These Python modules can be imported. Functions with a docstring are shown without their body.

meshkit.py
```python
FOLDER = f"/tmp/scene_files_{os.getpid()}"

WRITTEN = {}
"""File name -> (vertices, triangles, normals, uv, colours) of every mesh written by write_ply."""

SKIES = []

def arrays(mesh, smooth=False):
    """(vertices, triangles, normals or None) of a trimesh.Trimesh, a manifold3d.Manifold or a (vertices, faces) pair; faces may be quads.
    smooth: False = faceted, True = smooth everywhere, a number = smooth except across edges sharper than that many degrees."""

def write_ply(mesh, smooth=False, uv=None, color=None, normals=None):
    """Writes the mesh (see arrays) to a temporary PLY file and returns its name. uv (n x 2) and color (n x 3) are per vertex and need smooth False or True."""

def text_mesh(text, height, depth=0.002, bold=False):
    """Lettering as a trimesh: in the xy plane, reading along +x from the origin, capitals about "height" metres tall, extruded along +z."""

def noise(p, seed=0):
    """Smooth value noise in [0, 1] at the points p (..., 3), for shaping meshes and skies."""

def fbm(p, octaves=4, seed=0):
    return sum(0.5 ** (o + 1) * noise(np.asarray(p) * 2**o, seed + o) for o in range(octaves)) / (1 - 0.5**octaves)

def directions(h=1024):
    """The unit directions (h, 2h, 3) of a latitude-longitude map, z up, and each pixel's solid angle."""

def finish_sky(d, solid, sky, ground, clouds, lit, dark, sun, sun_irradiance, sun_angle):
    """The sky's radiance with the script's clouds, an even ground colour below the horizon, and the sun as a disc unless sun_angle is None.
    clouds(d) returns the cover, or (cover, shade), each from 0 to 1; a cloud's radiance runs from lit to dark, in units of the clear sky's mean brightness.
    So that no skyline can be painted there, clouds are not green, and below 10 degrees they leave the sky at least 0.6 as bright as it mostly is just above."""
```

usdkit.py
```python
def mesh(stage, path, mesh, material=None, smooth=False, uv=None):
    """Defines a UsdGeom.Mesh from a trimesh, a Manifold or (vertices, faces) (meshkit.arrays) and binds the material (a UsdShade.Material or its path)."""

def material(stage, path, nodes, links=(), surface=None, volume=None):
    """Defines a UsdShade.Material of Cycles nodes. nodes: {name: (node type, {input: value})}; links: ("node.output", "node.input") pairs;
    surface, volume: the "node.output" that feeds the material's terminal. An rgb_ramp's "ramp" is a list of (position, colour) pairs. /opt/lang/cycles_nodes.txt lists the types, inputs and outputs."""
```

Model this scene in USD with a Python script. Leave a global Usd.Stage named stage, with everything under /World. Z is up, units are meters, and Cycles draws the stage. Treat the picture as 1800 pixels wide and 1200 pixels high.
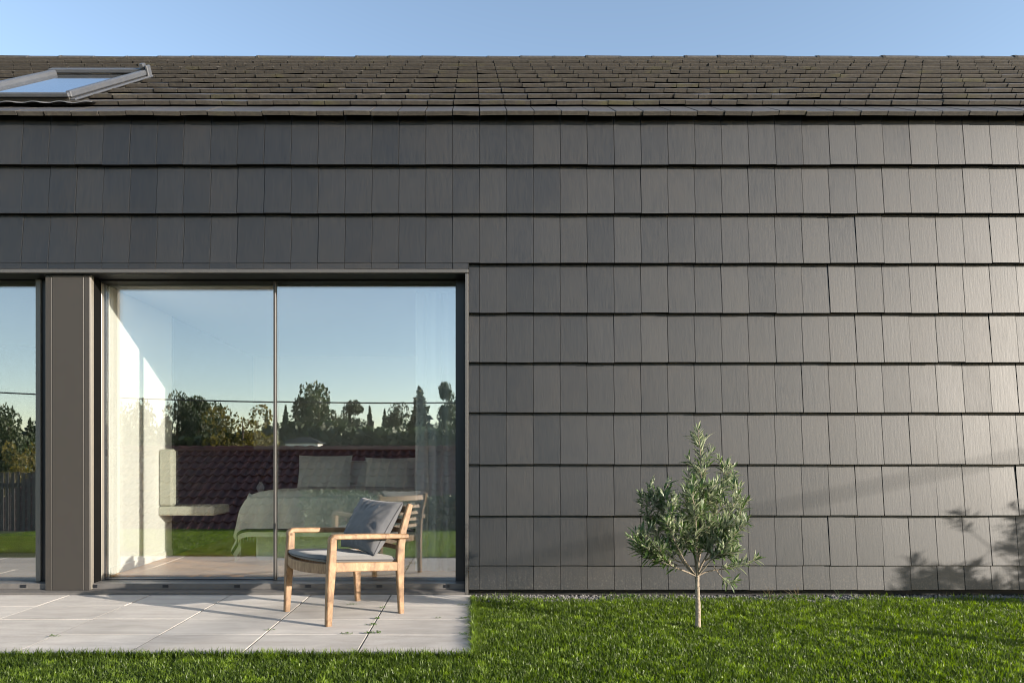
import math, random
import numpy as np
import trimesh
import usdkit, meshkit
from pxr import Usd, UsdGeom, UsdLux, UsdShade, Gf, Sdf, Vt

stage = Usd.Stage.CreateInMemory()
UsdGeom.SetStageUpAxis(stage, 'Z')
UsdGeom.SetStageMetersPerUnit(stage, 1.0)
UsdGeom.Xform.Define(stage, '/World')
UsdGeom.Scope.Define(stage, '/World/Looks')

# ------------------------------------------------------------------ camera, sky, sun, exposure
EYE = np.array([0.0, -5.25, 1.005])
F = 1230.0
cam = UsdGeom.Camera.Define(stage, '/World/camera')
cam.CreateHorizontalApertureAttr(36.0)
cam.CreateFocalLengthAttr(36.0 * F / 1800)
cam.CreateHorizontalApertureOffsetAttr(36.0 * 72 / 1800)
cam.CreateVerticalApertureOffsetAttr(36.0 * 209 / 1800)
cam.CreateClippingRangeAttr(Gf.Vec2f(0.05, 5000))
cam.CreateExposureAttr(1.62)
cam.AddTranslateOp().Set(Gf.Vec3d(*EYE))
cam.AddRotateXOp().Set(90.0)

SUN_EL = math.radians(13.2)
sh = np.array([0.906, -0.423]); sh /= np.linalg.norm(sh)
SUN = np.array([sh[0] * math.cos(SUN_EL), sh[1] * math.cos(SUN_EL), math.sin(SUN_EL)])
sky_mat = usdkit.material(stage, '/World/Looks/sky', {
    's': ('sky_texture', {'sky_type': 'single_scattering', 'sun_disc': False, 'sun_elevation': SUN_EL,
                          'sun_rotation': math.atan2(SUN[0], SUN[1]), 'altitude': 300.0, 'air_density': 0.85,
                          'aerosol_density': 0.5, 'ozone_density': 0.1}),
    'b': ('background_shader', {'strength': 0.112})}, [('s.color', 'b.color')], surface='b.background')
dome = UsdLux.DomeLight.Define(stage, '/World/sky')
UsdShade.MaterialBindingAPI.Apply(dome.GetPrim()).Bind(sky_mat)
dome.GetPrim().SetCustomDataByKey('kind', 'structure')
sun = UsdLux.DistantLight.Define(stage, '/World/sun')
sun.CreateNormalizeAttr(True) if hasattr(sun, 'CreateNormalizeAttr') else None
sun.CreateIntensityAttr(1.25)
sun.CreateAngleAttr(0.5)
sun.CreateColorAttr(Gf.Vec3f(1.0, 0.90, 0.775))
sun.AddOrientOp().Set(Gf.Quatf(Gf.Rotation(Gf.Vec3d(0, 0, 1), Gf.Vec3d(*map(float, SUN))).GetQuat()))

# ------------------------------------------------------------------ helpers
rng = np.random.default_rng(7)
used = {}


def fresh(parent, name):
    k = (parent, name)
    n = used.get(k, 0)
    used[k] = n + 1
    return f'{parent}/{name}' if n == 0 else f'{parent}/{name}_{n:03d}'


def tag(p, label=None, cat=None, group=None, kind=None):
    p = p.GetPrim() if hasattr(p, 'GetPrim') else p
    for k, v in (('label', label), ('category', cat), ('group', group), ('kind', kind)):
        if v:
            p.SetCustomDataByKey(k, v)
    return p


def thing(name, label=None, cat=None, loc=(0, 0, 0), rz=0.0, group=None, kind=None, scale=None):
    x = UsdGeom.Xform.Define(stage, fresh('/World', name))
    x.AddTranslateOp().Set(Gf.Vec3d(*map(float, loc)))
    if rz:
        x.AddRotateZOp().Set(float(rz))
    if scale is not None:
        x.AddScaleOp().Set(Gf.Vec3f(*map(float, scale)))
    return tag(x, label, cat, group, kind)


def obj(name, mesh, mat, parent=None, smooth=False, kind=None, label=None, cat=None, group=None, uv=None):
    pp = '/World' if parent is None else str(parent.GetPath())
    m = usdkit.mesh(stage, fresh(pp, name), mesh, M[mat] if isinstance(mat, str) else mat, smooth=smooth, uv=uv)
    return tag(m, label, cat, group, kind)


def cat_(ms):
    ms = [(np.asarray(m.vertices), np.asarray(m.faces)) if hasattr(m, 'vertices') else m for m in ms]
    v, f, n = [], [], 0
    for a, b in ms:
        v.append(a); f.append(np.asarray(b) + n); n += len(a)
    return np.vstack(v), np.vstack(f)


BOXF = np.array([[0, 2, 1], [0, 3, 2], [4, 5, 6], [4, 6, 7], [0, 1, 5], [0, 5, 4], [1, 2, 6], [1, 6, 5], [2, 3, 7], [2, 7, 6], [3, 0, 4], [3, 4, 7]])


def hexa(p):
    """eight corners: bottom ring 0-3 counter-clockwise, top ring 4-7"""
    return np.asarray(p, float), BOXF


def box(x0, x1, y0, y1, z0, z1):
    return hexa([[x0, y0, z0], [x1, y0, z0], [x1, y1, z0], [x0, y1, z0], [x0, y0, z1], [x1, y0, z1], [x1, y1, z1], [x0, y1, z1]])


def cbox(x0, x1, y0, y1, z0, z1, c=0.004):
    pts = []
    for X, sx in ((x0, 1), (x1, -1)):
        for Y, sy in ((y0, 1), (y1, -1)):
            for Z, sz in ((z0, 1), (z1, -1)):
                pts += [[X, Y + sy * c, Z + sz * c], [X + sx * c, Y, Z + sz * c], [X + sx * c, Y + sy * c, Z]]
    h = trimesh.convex.convex_hull(np.array(pts))
    return np.array(h.vertices), np.array(h.faces)


def tube(pts, rad, sides=8, cap=True):
    p = np.asarray(pts, float)
    r = np.broadcast_to(np.asarray(rad, float), (len(p),))
    t = np.gradient(p, axis=0); t /= np.linalg.norm(t, axis=1, keepdims=True) + 1e-12
    ref = np.array([0, 0, 1.0]) if abs(t[0][2]) < 0.8 else np.array([1.0, 0, 0])
    a = np.cross(t, ref); a /= np.linalg.norm(a, axis=1, keepdims=True) + 1e-12
    b = np.cross(t, a)
    ang = np.arange(sides) * 2 * np.pi / sides
    v = p[:, None] + r[:, None, None] * (np.cos(ang)[None, :, None] * a[:, None] + np.sin(ang)[None, :, None] * b[:, None])
    f = []
    for i in range(len(p) - 1):
        for j in range(sides):
            q = (i * sides + j, i * sides + (j + 1) % sides, (i + 1) * sides + (j + 1) % sides, (i + 1) * sides + j)
            f += [[q[0], q[2], q[1]], [q[0], q[3], q[2]]]
    v = v.reshape(-1, 3)
    if cap:
        n = len(v); v = np.vstack([v, p[:1], p[-1:]])
        for j in range(sides):
            f.append([n, j, (j + 1) % sides]); f.append([n + 1, (len(p) - 1) * sides + (j + 1) % sides, (len(p) - 1) * sides + j])
    return v, np.array(f)


def sweep_rect(path, w, h, wdir, c=0.004):
    """rectangular bar with chamfered corners along a path; w along wdir (constant), h perpendicular to path and wdir"""
    p = np.asarray(path, float)
    w = np.broadcast_to(np.asarray(w, float), (len(p),)); h = np.broadcast_to(np.asarray(h, float), (len(p),))
    t = np.gradient(p, axis=0); t /= np.linalg.norm(t, axis=1, keepdims=True)
    wd = np.broadcast_to(np.asarray(wdir, float), p.shape)
    hd = np.cross(t, wd); hd /= np.linalg.norm(hd, axis=1, keepdims=True)
    rings = []
    for i in range(len(p)):
        a, b = w[i] / 2, h[i] / 2
        prof = [(-a + c, -b), (a - c, -b), (a, -b + c), (a, b - c), (a - c, b), (-a + c, b), (-a, b - c), (-a, -b + c)]
        rings.append([p[i] + x * wd[i] + y * hd[i] for x, y in prof])
    v = np.array(rings).reshape(-1, 3); s = 8; f = []
    for i in range(len(p) - 1):
        for j in range(s):
            q = (i * s + j, i * s + (j + 1) % s, (i + 1) * s + (j + 1) % s, (i + 1) * s + j)
            f += [[q[0], q[1], q[2]], [q[0], q[2], q[3]]]
    for j in range(1, s - 1):
        f.append([0, j + 1, j]); k = (len(p) - 1) * s; f.append([k, k + j, k + j + 1])
    m = trimesh.Trimesh(v, np.array(f), process=False)
    if m.volume < 0:
        m.invert()
    return np.array(m.vertices), np.array(m.faces)


def grid_faces(n, m):
    i, j = np.meshgrid(np.arange(n - 1), np.arange(m - 1), indexing='ij')
    q = np.stack([i * m + j, (i + 1) * m + j, (i + 1) * m + j + 1, i * m + j + 1], -1).reshape(-1, 4)
    return np.vstack([q[:, [0, 1, 2]], q[:, [0, 2, 3]]])


def pillow(c00, c10, c11, c01, puff, n=26, seed=0, pinch=0.05, crease=0.008, flange=0.0):
    """a stuffed cushion between four corners"""
    c00, c10, c11, c01 = map(lambda x: np.asarray(x, float), (c00, c10, c11, c01))
    u = np.linspace(-1, 1, n); U, V = np.meshgrid(u, u, indexing='ij')
    u2 = U * (1 - pinch * (1 - V ** 2) * np.abs(U)); v2 = V * (1 - pinch * (1 - U ** 2) * np.abs(V))
    a, b = (u2 + 1) / 2, (v2 + 1) / 2
    P = (c00 * ((1 - a) * (1 - b))[..., None] + c10 * (a * (1 - b))[..., None] + c11 * (a * b)[..., None] + c01 * ((1 - a) * b)[..., None])
    nrm = np.cross(c10 - c00, c01 - c00); nrm /= np.linalg.norm(nrm)
    e = 1 - flange
    fu, fv = np.clip(1 - (np.abs(U) / e) ** 2.6, 0, 1), np.clip(1 - (np.abs(V) / e) ** 2.6, 0, 1)
    t = puff * (fu * fv) ** 0.45
    wob = meshkit.fbm(np.stack([U * 2.2, V * 2.2, np.full_like(U, seed * 3.7)], -1), 4, seed) - 0.5
    rad = np.maximum(np.abs(U), np.abs(V))
    fold = np.abs(np.sin(np.arctan2(V, U) * 7 + wob * 6)) * np.clip(rad - 0.35, 0, 1) * fu * fv * 4
    t1 = t + wob * crease * 2.2 * (fu * fv) ** 0.3 - fold * crease
    edge_w = (meshkit.fbm(np.stack([U * 3, V * 3, np.full_like(U, seed + 9.0)], -1), 3, seed + 5) - 0.5) * crease * (rad > 0.9)
    A = P + nrm * (t1 + edge_w + 0.004)[..., None]; B = P - nrm * (t - edge_w + 0.004)[..., None]
    f = grid_faces(n, n)
    v = np.vstack([A.reshape(-1, 3), B.reshape(-1, 3)]); N = n * n
    faces = [f, f[:, ::-1] + N]
    border = [i * n for i in range(n)] + [(n - 1) * n + j for j in range(1, n)] + [i * n + n - 1 for i in range(n - 2, -1, -1)] + [j for j in range(n - 2, 0, -1)]
    for k in range(len(border)):
        p, q = border[k], border[(k + 1) % len(border)]
        faces.append(np.array([[p, p + N, q + N], [p, q + N, q]]))
    rim = P.reshape(-1, 3)[border]
    return (v, np.vstack(faces)), rim


# ------------------------------------------------------------------ materials
M = {}


def mat(name, nodes, links, surface='p.BSDF', **kw):
    M[name] = usdkit.material(stage, f'/World/Looks/{name}', nodes, links, surface=surface, **kw)


def simple(name, color, rough=0.5, metallic=0.0, spec=0.5, var=0.15, scale=6.0, bump=0.0, bscale=60.0, obj_var=0.0, **extra):
    c = np.array(color)
    nodes = {'p': ('principled_bsdf', dict(roughness=rough, metallic=metallic, specular_ior_level=spec, **extra)),
             'g': ('geometry', {}), 'n': ('noise_texture', {'scale': scale, 'detail': 5.0, 'roughness': 0.6}),
             'r': ('rgb_ramp', {'ramp': [(0.25, tuple(c * (1 - var))), (0.75, tuple(c * (1 + var)))]})}
    links = [('g.position', 'n.vector'), ('n.fac', 'r.fac')]
    out = 'r.color'
    if obj_var:
        nodes['o'] = ('object_info', {})
        nodes['mr'] = ('map_range', {'from_min': 0.0, 'from_max': 1.0, 'to_min': 1 - obj_var, 'to_max': 1 + obj_var})
        nodes['cc'] = ('combine_xyz', {})
        nodes['mx'] = ('mix', {'mix_type': 'multiply', 'fac': 1.0})
        links += [('o.random', 'mr.value'), ('mr.result', 'cc.x'), ('mr.result', 'cc.y'), ('mr.result', 'cc.z'), (out, 'mx.color1'), ('cc.vector', 'mx.color2')]
        out = 'mx.color'
    links.append((out, 'p.base_color'))
    if bump:
        nodes['bn'] = ('noise_texture', {'scale': bscale, 'detail': 4.0})
        nodes['bp'] = ('bump', {'strength': bump, 'distance': 0.01})
        links += [('g.position', 'bn.vector'), ('bn.fac', 'bp.height'), ('bp.normal', 'p.normal')]
    mat(name, nodes, links)


# glazed slate-grey wall tile: vertical brushed streaks, slight tone change from tile to tile
mat('wall_tile', {
    'p': ('principled_bsdf', {'specular_ior_level': 0.68}),
    'g': ('geometry', {}), 'o': ('object_info', {}),
    'off': ('combine_xyz', {}), 'om': ('math', {'math_type': 'multiply', 'value2': 37.0}),
    'add': ('vector_math', {'math_type': 'add'}),
    'mp': ('mapping', {'scale': (70.0, 70.0, 2.2)}),
    'n': ('noise_texture', {'scale': 1.0, 'detail': 5.0, 'roughness': 0.65}),
    'n2': ('noise_texture', {'scale': 3.0, 'detail': 4.0}),
    'r': ('rgb_ramp', {'ramp': [(0.3, (0.004, 0.0045, 0.0055)), (0.72, (0.0075, 0.008, 0.009))]}),
    'mr': ('map_range', {'from_min': 0.0, 'from_max': 1.0, 'to_min': 0.8, 'to_max': 1.22}),
    'mv': ('combine_xyz', {}),
    'mx': ('mix', {'mix_type': 'multiply', 'fac': 1.0}),
    'rr': ('map_range', {'from_min': 0.25, 'from_max': 0.75, 'to_min': 0.48, 'to_max': 0.58}),
    'ra': ('map_range', {'from_min': 0.0, 'from_max': 1.0, 'to_min': -0.04, 'to_max': 0.04}),
    'rs': ('math', {'math_type': 'add'}),
    'r2': ('map_range', {'from_min': 0.3, 'from_max': 0.7, 'to_min': -0.025, 'to_max': 0.025}),
    'rs2': ('math', {'math_type': 'add'}),
    'wn': ('noise_texture', {'scale': 1.7, 'detail': 4.0, 'roughness': 0.6}), 'wr': ('rgb_ramp', {'ramp': [(0.35, (0.9, 0.95, 1.06)), (0.5, (1, 1, 1)), (0.68, (1.25, 1.08, 0.95))]}), 'wm': ('mix', {'mix_type': 'multiply', 'fac': 1.0}),
    'tn': ('separate_xyz', {}), 'ab': ('math', {'math_type': 'absolute'}),
    'sp': ('map_range', {'from_min': 0.3, 'from_max': 0.9, 'to_min': 0.63, 'to_max': 0.26, 'clamp': True}),
    'ad': ('map_range', {'from_min': 0.3, 'from_max': 0.9, 'to_min': 0.0, 'to_max': 0.35, 'clamp': True}),
    'rs3': ('math', {'math_type': 'add'}),
    'pz': ('separate_xyz', {}), 'dz': ('map_range', {'from_min': 0.0, 'from_max': 0.22, 'to_min': 0.55, 'to_max': 0.0, 'clamp': True}),
    'dn': ('noise_texture', {'scale': 75.0, 'detail': 3.0, 'roughness': 0.7}), 'dr': ('rgb_ramp', {'ramp': [(0.52, (0, 0, 0)), (0.72, (1, 1, 1))]}),
    'dm': ('math', {'math_type': 'multiply'}), 'dx': ('mix', {'color2': (0.10, 0.09, 0.075)}),
    'b': ('bump', {'strength': 0.16, 'distance': 0.004})},
    [('g.true_normal', 'tn.vector'), ('tn.x', 'ab.value1'), ('ab.value', 'sp.value'), ('ab.value', 'ad.value'), ('sp.result', 'p.specular_ior_level'),
     ('rs2.value', 'rs3.value1'), ('ad.result', 'rs3.value2'), ('g.position', 'pz.vector'), ('pz.z', 'dz.value'), ('g.position', 'dn.vector'), ('dn.fac', 'dr.fac'),
     ('dr.color', 'dm.value1'), ('dz.result', 'dm.value2'), ('dm.value', 'dx.fac'), ('g.position', 'wn.vector'), ('wn.fac', 'wr.fac'), ('mx.color', 'wm.color1'), ('wr.color', 'wm.color2'), ('wm.color', 'dx.color1'),
     ('o.random', 'om.value1'), ('om.value', 'off.x'), ('g.position', 'add.vector1'), ('off.vector', 'add.vector2'), ('add.vector', 'mp.vector'), ('mp.vector', 'n.vector'),
     ('g.position', 'n2.vector'), ('n.fac', 'r.fac'), ('o.random', 'mr.value'), ('mr.result', 'mv.x'), ('mr.result', 'mv.y'), ('mr.result', 'mv.z'),
     ('r.color', 'mx.color1'), ('mv.vector', 'mx.color2'), ('dx.color', 'p.base_color'), ('n.fac', 'rr.value'), ('o.random', 'ra.value'), ('rr.result', 'rs.value1'), ('ra.result', 'rs.value2'),
     ('n2.fac', 'r2.value'), ('rs.value', 'rs2.value1'), ('r2.result', 'rs2.value2'), ('rs3.value', 'p.roughness'), ('n.fac', 'b.height'), ('b.normal', 'p.normal')])

# roof tile: same glaze, weathered brown with lichen on the thick front lip
mat('roof_tile', {
    'p': ('principled_bsdf', {'specular_ior_level': 0.5}),
    'g': ('geometry', {}), 'o': ('object_info', {}),
    'mp': ('mapping', {'scale': (30.0, 30.0, 30.0)}),
    'n': ('noise_texture', {'scale': 1.0, 'detail': 6.0, 'roughness': 0.7}),
    'n2': ('noise_texture', {'scale': 2.3, 'detail': 5.0, 'roughness': 0.6}),
    'top': ('rgb_ramp', {'ramp': [(0.3, (0.026, 0.026, 0.03)), (0.7, (0.045, 0.044, 0.045))]}),
    'lip': ('rgb_ramp', {'ramp': [(0.28, (0.021, 0.0185, 0.016)), (0.5, (0.034, 0.030, 0.0255)), (0.75, (0.056, 0.050, 0.042))]}),
    'moss': ('rgb_ramp', {'ramp': [(0.58, (0.0, 0.0, 0.0)), (0.72, (1.0, 1.0, 1.0))]}),
    'mm': ('mix', {'color2': (0.10, 0.10, 0.018)}),
    'sx': ('separate_xyz', {}),
    'st': ('map_range', {'from_min': 0.1, 'from_max': 0.4, 'to_min': 1.0, 'to_max': 0.0, 'clamp': True}),
    'ml': ('math', {'math_type': 'multiply', 'value2': 0.25}),
    'mx': ('mix', {}),
    'mr': ('map_range', {'from_min': 0.0, 'from_max': 1.0, 'to_min': 0.86, 'to_max': 1.14}),
    'mv': ('combine_xyz', {}), 'mo': ('mix', {'mix_type': 'multiply', 'fac': 1.0}),
    'rl': ('map_range', {'from_min': 0.0, 'from_max': 1.0, 'to_min': 0.55, 'to_max': 0.9}),
    'b': ('bump', {'strength': 0.3, 'distance': 0.004})},
    [('g.position', 'mp.vector'), ('mp.vector', 'n.vector'), ('g.position', 'n2.vector'), ('n.fac', 'top.fac'), ('n.fac', 'lip.fac'), ('n2.fac', 'moss.fac'),
     ('moss.color', 'ml.value1'), ('ml.value', 'mm.fac'), ('lip.color', 'mm.color1'),
     ('g.true_normal', 'sx.vector'), ('sx.z', 'st.value'), ('st.result', 'mx.fac'), ('top.color', 'mx.color1'), ('mm.color', 'mx.color2'),
     ('o.random', 'mr.value'), ('mr.result', 'mv.x'), ('mr.result', 'mv.y'), ('mr.result', 'mv.z'), ('mx.color', 'mo.color1'), ('mv.vector', 'mo.color2'), ('mo.color', 'p.base_color'),
     ('st.result', 'rl.value'), ('rl.result', 'p.roughness'), ('n.fac', 'b.height'), ('b.normal', 'p.normal')])

simple('underlay', (0.012, 0.012, 0.012), 0.9)
simple('curb', (0.02, 0.019, 0.017), 0.7)
simple('dark_metal', (0.05, 0.048, 0.046), 0.42, 0.0, 0.6, 0.06, 20)
simple('stile_metal', (0.03, 0.028, 0.026), 0.45)
simple('shade_black', (0.003, 0.003, 0.003), 1.0, 0, 0.05)  # near-black colour standing in for shade beside the post
simple('pillar_metal', (0.030, 0.027, 0.024), 0.5, 0.0, 0.35, 0.04, 9)
simple('sill_metal', (0.085, 0.08, 0.076), 0.45, 0.0, 0.5, 0.15, 14, 0.05, 200)
simple('sunlit_metal', (0.12, 0.11, 0.095), 0.42, 0.2, 0.6, 0.05, 12)  # frame metal lightened: sun on the side faces is in the colour
simple('black_frame', (0.008, 0.009, 0.012), 0.4, 0, 0.5, 0.1)
simple('rail_metal', (0.065, 0.07, 0.08), 0.42, 0.3, 0.5, 0.1, 10)
simple('lead', (0.12, 0.12, 0.125), 0.5, 0.4, 0.5, 0.2, 30)
simple('white_paint', (0.86, 0.85, 0.83), 0.75, 0, 0.3, 0.02, 3)
simple('shade_taupe_paint', (0.085, 0.085, 0.08), 0.8, 0, 0.3, 0.03, 3)  # dark taupe; on the left wall it paints in the shade
simple('ceiling_paint', (0.5, 0.5, 0.48), 0.8, 0, 0.3, 0.02, 3)
simple('floor_tile', (0.55, 0.29, 0.11), 0.4, 0, 0.5, 0.18, 5, obj_var=0.12)
simple('linen', (0.58, 0.64, 0.57), 0.9, 0, 0.2, 0.06, 12, 0.15, 300)
simple('pillow_linen', (0.76, 0.80, 0.74), 0.9, 0, 0.2, 0.06, 12, 0.15, 300)
simple('throw_cloth', (0.68, 0.72, 0.62), 0.92, 0, 0.2, 0.06, 12, 0.2, 400)
simple('stripe', (0.02, 0.025, 0.028), 0.9)
simple('pale_upholstery', (0.52, 0.52, 0.44), 0.9, 0, 0.2, 0.05, 12, 0.15, 300)
simple('dark_upholstery', (0.02, 0.018, 0.018), 0.7, 0, 0.3, 0.1)
simple('grey_fabric', (0.075, 0.077, 0.083), 0.95, 0, 0.15, 0.10, 25, 0.25, 500, sheen_weight=0.15)
simple('grey_fabric_light', (0.115, 0.113, 0.112), 0.95, 0, 0.15, 0.08, 25, 0.25, 500, sheen_weight=0.15)
simple('piping', (0.03, 0.03, 0.035), 0.9)
simple('ceramic', (0.7, 0.72, 0.72), 0.2)
simple('cable', (0.01, 0.01, 0.01), 0.6)
simple('pole_wood', (0.14, 0.10, 0.07), 0.85, 0, 0.3, 0.3, 8)
simple('gravel', (0.13, 0.125, 0.12), 0.85, 0, 0.3, 0.5, 55)
simple('soil', (0.05, 0.04, 0.028), 0.95, 0, 0.2, 0.4, 12)
simple('bark', (0.20, 0.165, 0.125), 0.85, 0, 0.3, 0.35, 60, 0.6, 90)
simple('tree_bark', (0.09, 0.07, 0.05), 0.9, 0, 0.3, 0.3, 6)
simple('fence_wood', (0.06, 0.055, 0.05), 0.85, 0, 0.3, 0.3, 8, obj_var=0.2)
simple('shed_roof', (0.035, 0.037, 0.04), 0.95, 0, 0.1)
simple('render_wall', (0.6, 0.58, 0.54), 0.85, 0, 0.3, 0.05, 2)
simple('plain_roof', (0.20, 0.10, 0.07), 0.8, 0, 0.3, 0.2, 3)

# concrete slabs
mat('concrete', {
    'p': ('principled_bsdf', {'roughness': 0.85, 'specular_ior_level': 0.35}),
    'g': ('geometry', {}), 'o': ('object_info', {}),
    'mp': ('mapping', {'scale': (1.2, 5.0, 1.0)}),
    'n': ('noise_texture', {'scale': 2.2, 'detail': 6.0, 'roughness': 0.6, 'distortion': 0.6}),
    'n2': ('noise_texture', {'scale': 160.0, 'detail': 3.0}),
    'r': ('rgb_ramp', {'ramp': [(0.28, (0.31, 0.288, 0.265)), (0.6, (0.395, 0.37, 0.343)), (0.8, (0.44, 0.417, 0.39))]}),
    'r2': ('map_range', {'from_min': 0.3, 'from_max': 0.7, 'to_min': 0.9, 'to_max': 1.08}),
    'mr': ('map_range', {'from_min': 0.0, 'from_max': 1.0, 'to_min': 0.91, 'to_max': 1.09}),
    'n3': ('noise_texture', {'scale': 1.1, 'detail': 7.0, 'roughness': 0.65}), 'r3': ('map_range', {'from_min': 0.36, 'from_max': 0.52, 'to_min': 0.84, 'to_max': 1.0, 'clamp': True}), 'm3': ('math', {'math_type': 'multiply'}),
    'mm': ('math', {'math_type': 'multiply'}), 'mv': ('combine_xyz', {}),
    'mo': ('mix', {'mix_type': 'multiply', 'fac': 1.0}),
    'b': ('bump', {'strength': 0.25, 'distance': 0.002})},
    [('g.position', 'mp.vector'), ('mp.vector', 'n.vector'), ('g.position', 'n2.vector'), ('n.fac', 'r.fac'), ('n2.fac', 'r2.value'), ('o.random', 'mr.value'),
     ('r2.result', 'mm.value1'), ('mr.result', 'mm.value2'), ('g.position', 'n3.vector'), ('n3.fac', 'r3.value'), ('r3.result', 'm3.value1'), ('mm.value', 'm3.value2'), ('m3.value', 'mv.x'), ('m3.value', 'mv.y'), ('m3.value', 'mv.z'), ('r.color', 'mo.color1'), ('mv.vector', 'mo.color2'),
     ('mo.color', 'p.base_color'), ('n2.fac', 'b.height'), ('b.normal', 'p.normal')])

# oiled teak, grain along the object's length is close enough to a stretched noise in z and along the arms
mat('teak', {
    'p': ('principled_bsdf', {'roughness': 0.55, 'specular_ior_level': 0.4}),
    'tc': ('texture_coordinate', {}),
    'mp': ('mapping', {'scale': (45.0, 12.0, 9.0)}),
    'n': ('noise_texture', {'scale': 1.6, 'detail': 6.0, 'roughness': 0.65, 'distortion': 0.7}),
    'g': ('geometry', {}),
    'n2': ('noise_texture', {'scale': 4.0, 'detail': 2.0}),
    'r': ('rgb_ramp', {'ramp': [(0.3, (0.08, 0.040, 0.018)), (0.5, (0.175, 0.101, 0.050)), (0.72, (0.27, 0.175, 0.098))]}),
    'r2': ('map_range', {'from_min': 0.3, 'from_max': 0.7, 'to_min': 0.82, 'to_max': 1.1}),
    'mv': ('combine_xyz', {}), 'mo': ('mix', {'mix_type': 'multiply', 'fac': 1.0}),
    'b': ('bump', {'strength': 0.15, 'distance': 0.003})},
    [('tc.object', 'mp.vector'), ('mp.vector', 'n.vector'), ('n.fac', 'r.fac'), ('g.position', 'n2.vector'), ('n2.fac', 'r2.value'), ('r2.result', 'mv.x'), ('r2.result', 'mv.y'), ('r2.result', 'mv.z'),
     ('r.color', 'mo.color1'), ('mv.vector', 'mo.color2'), ('mo.color', 'p.base_color'), ('n.fac', 'b.height'), ('b.normal', 'p.normal')])


def pane(name, r0, tint):
    mat(name, {'lw': ('layer_weight', {'blend': 0.5}), 'pw': ('math', {'math_type': 'power', 'value2': 5.0}),
               'ma': ('math', {'math_type': 'multiply_add', 'value2': 1 - r0, 'value3': r0}),
               't': ('transparent_bsdf', {'color': tint}), 'g': ('glossy_bsdf', {'color': (0.97, 0.98, 1.0), 'roughness': 0.0}),
               'm': ('mix_closure', {})},
        [('lw.facing', 'pw.value1'), ('pw.value', 'ma.value1'), ('ma.value', 'm.fac'), ('t.BSDF', 'm.closure1'), ('g.BSDF', 'm.closure2')], surface='m.closure')


pane('door_glass', 0.28, (0.95, 0.965, 0.95))
pane('skylight_glass', 0.3, (0.6, 0.66, 0.66))

# translucent things: leaves, grass, curtain
def leafy(name, ramp, back=None, trans=0.35, tcol=None, rough=0.45, noise=3.0, island=0.5, spec=0.5):
    nodes = {'g': ('geometry', {}), 'n': ('noise_texture', {'scale': noise, 'detail': 3.0}),
             'i': ('map_range', {'from_min': 0.0, 'from_max': 1.0, 'to_min': -island / 2, 'to_max': island / 2}),
             'a': ('math', {'math_type': 'add'}), 'r': ('rgb_ramp', {'ramp': ramp}),
             'p': ('principled_bsdf', {'roughness': rough, 'specular_ior_level': spec}), 't': ('translucent_bsdf', {}),
             'm': ('mix_closure', {'fac': trans})}
    links = [('g.position', 'n.vector'), ('g.random_per_island', 'i.value'), ('n.fac', 'a.value1'), ('i.result', 'a.value2'), ('a.value', 'r.fac'),
             ('p.BSDF', 'm.closure1'), ('t.BSDF', 'm.closure2')]
    out = 'r.color'
    if back is not None:
        nodes['bk'] = ('mix', {'color2': back})
        links += [('g.backfacing', 'bk.fac'), (out, 'bk.color1')]
        out = 'bk.color'
    links.append((out, 'p.base_color'))
    nodes['hv'] = ('hsv', {'hue': 0.5, 'saturation': 1.15, 'value': 1.5})
    links += [(out, 'hv.color'), ('hv.color', 't.color')]
    mat(name, nodes, links, surface='m.closure')


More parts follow.
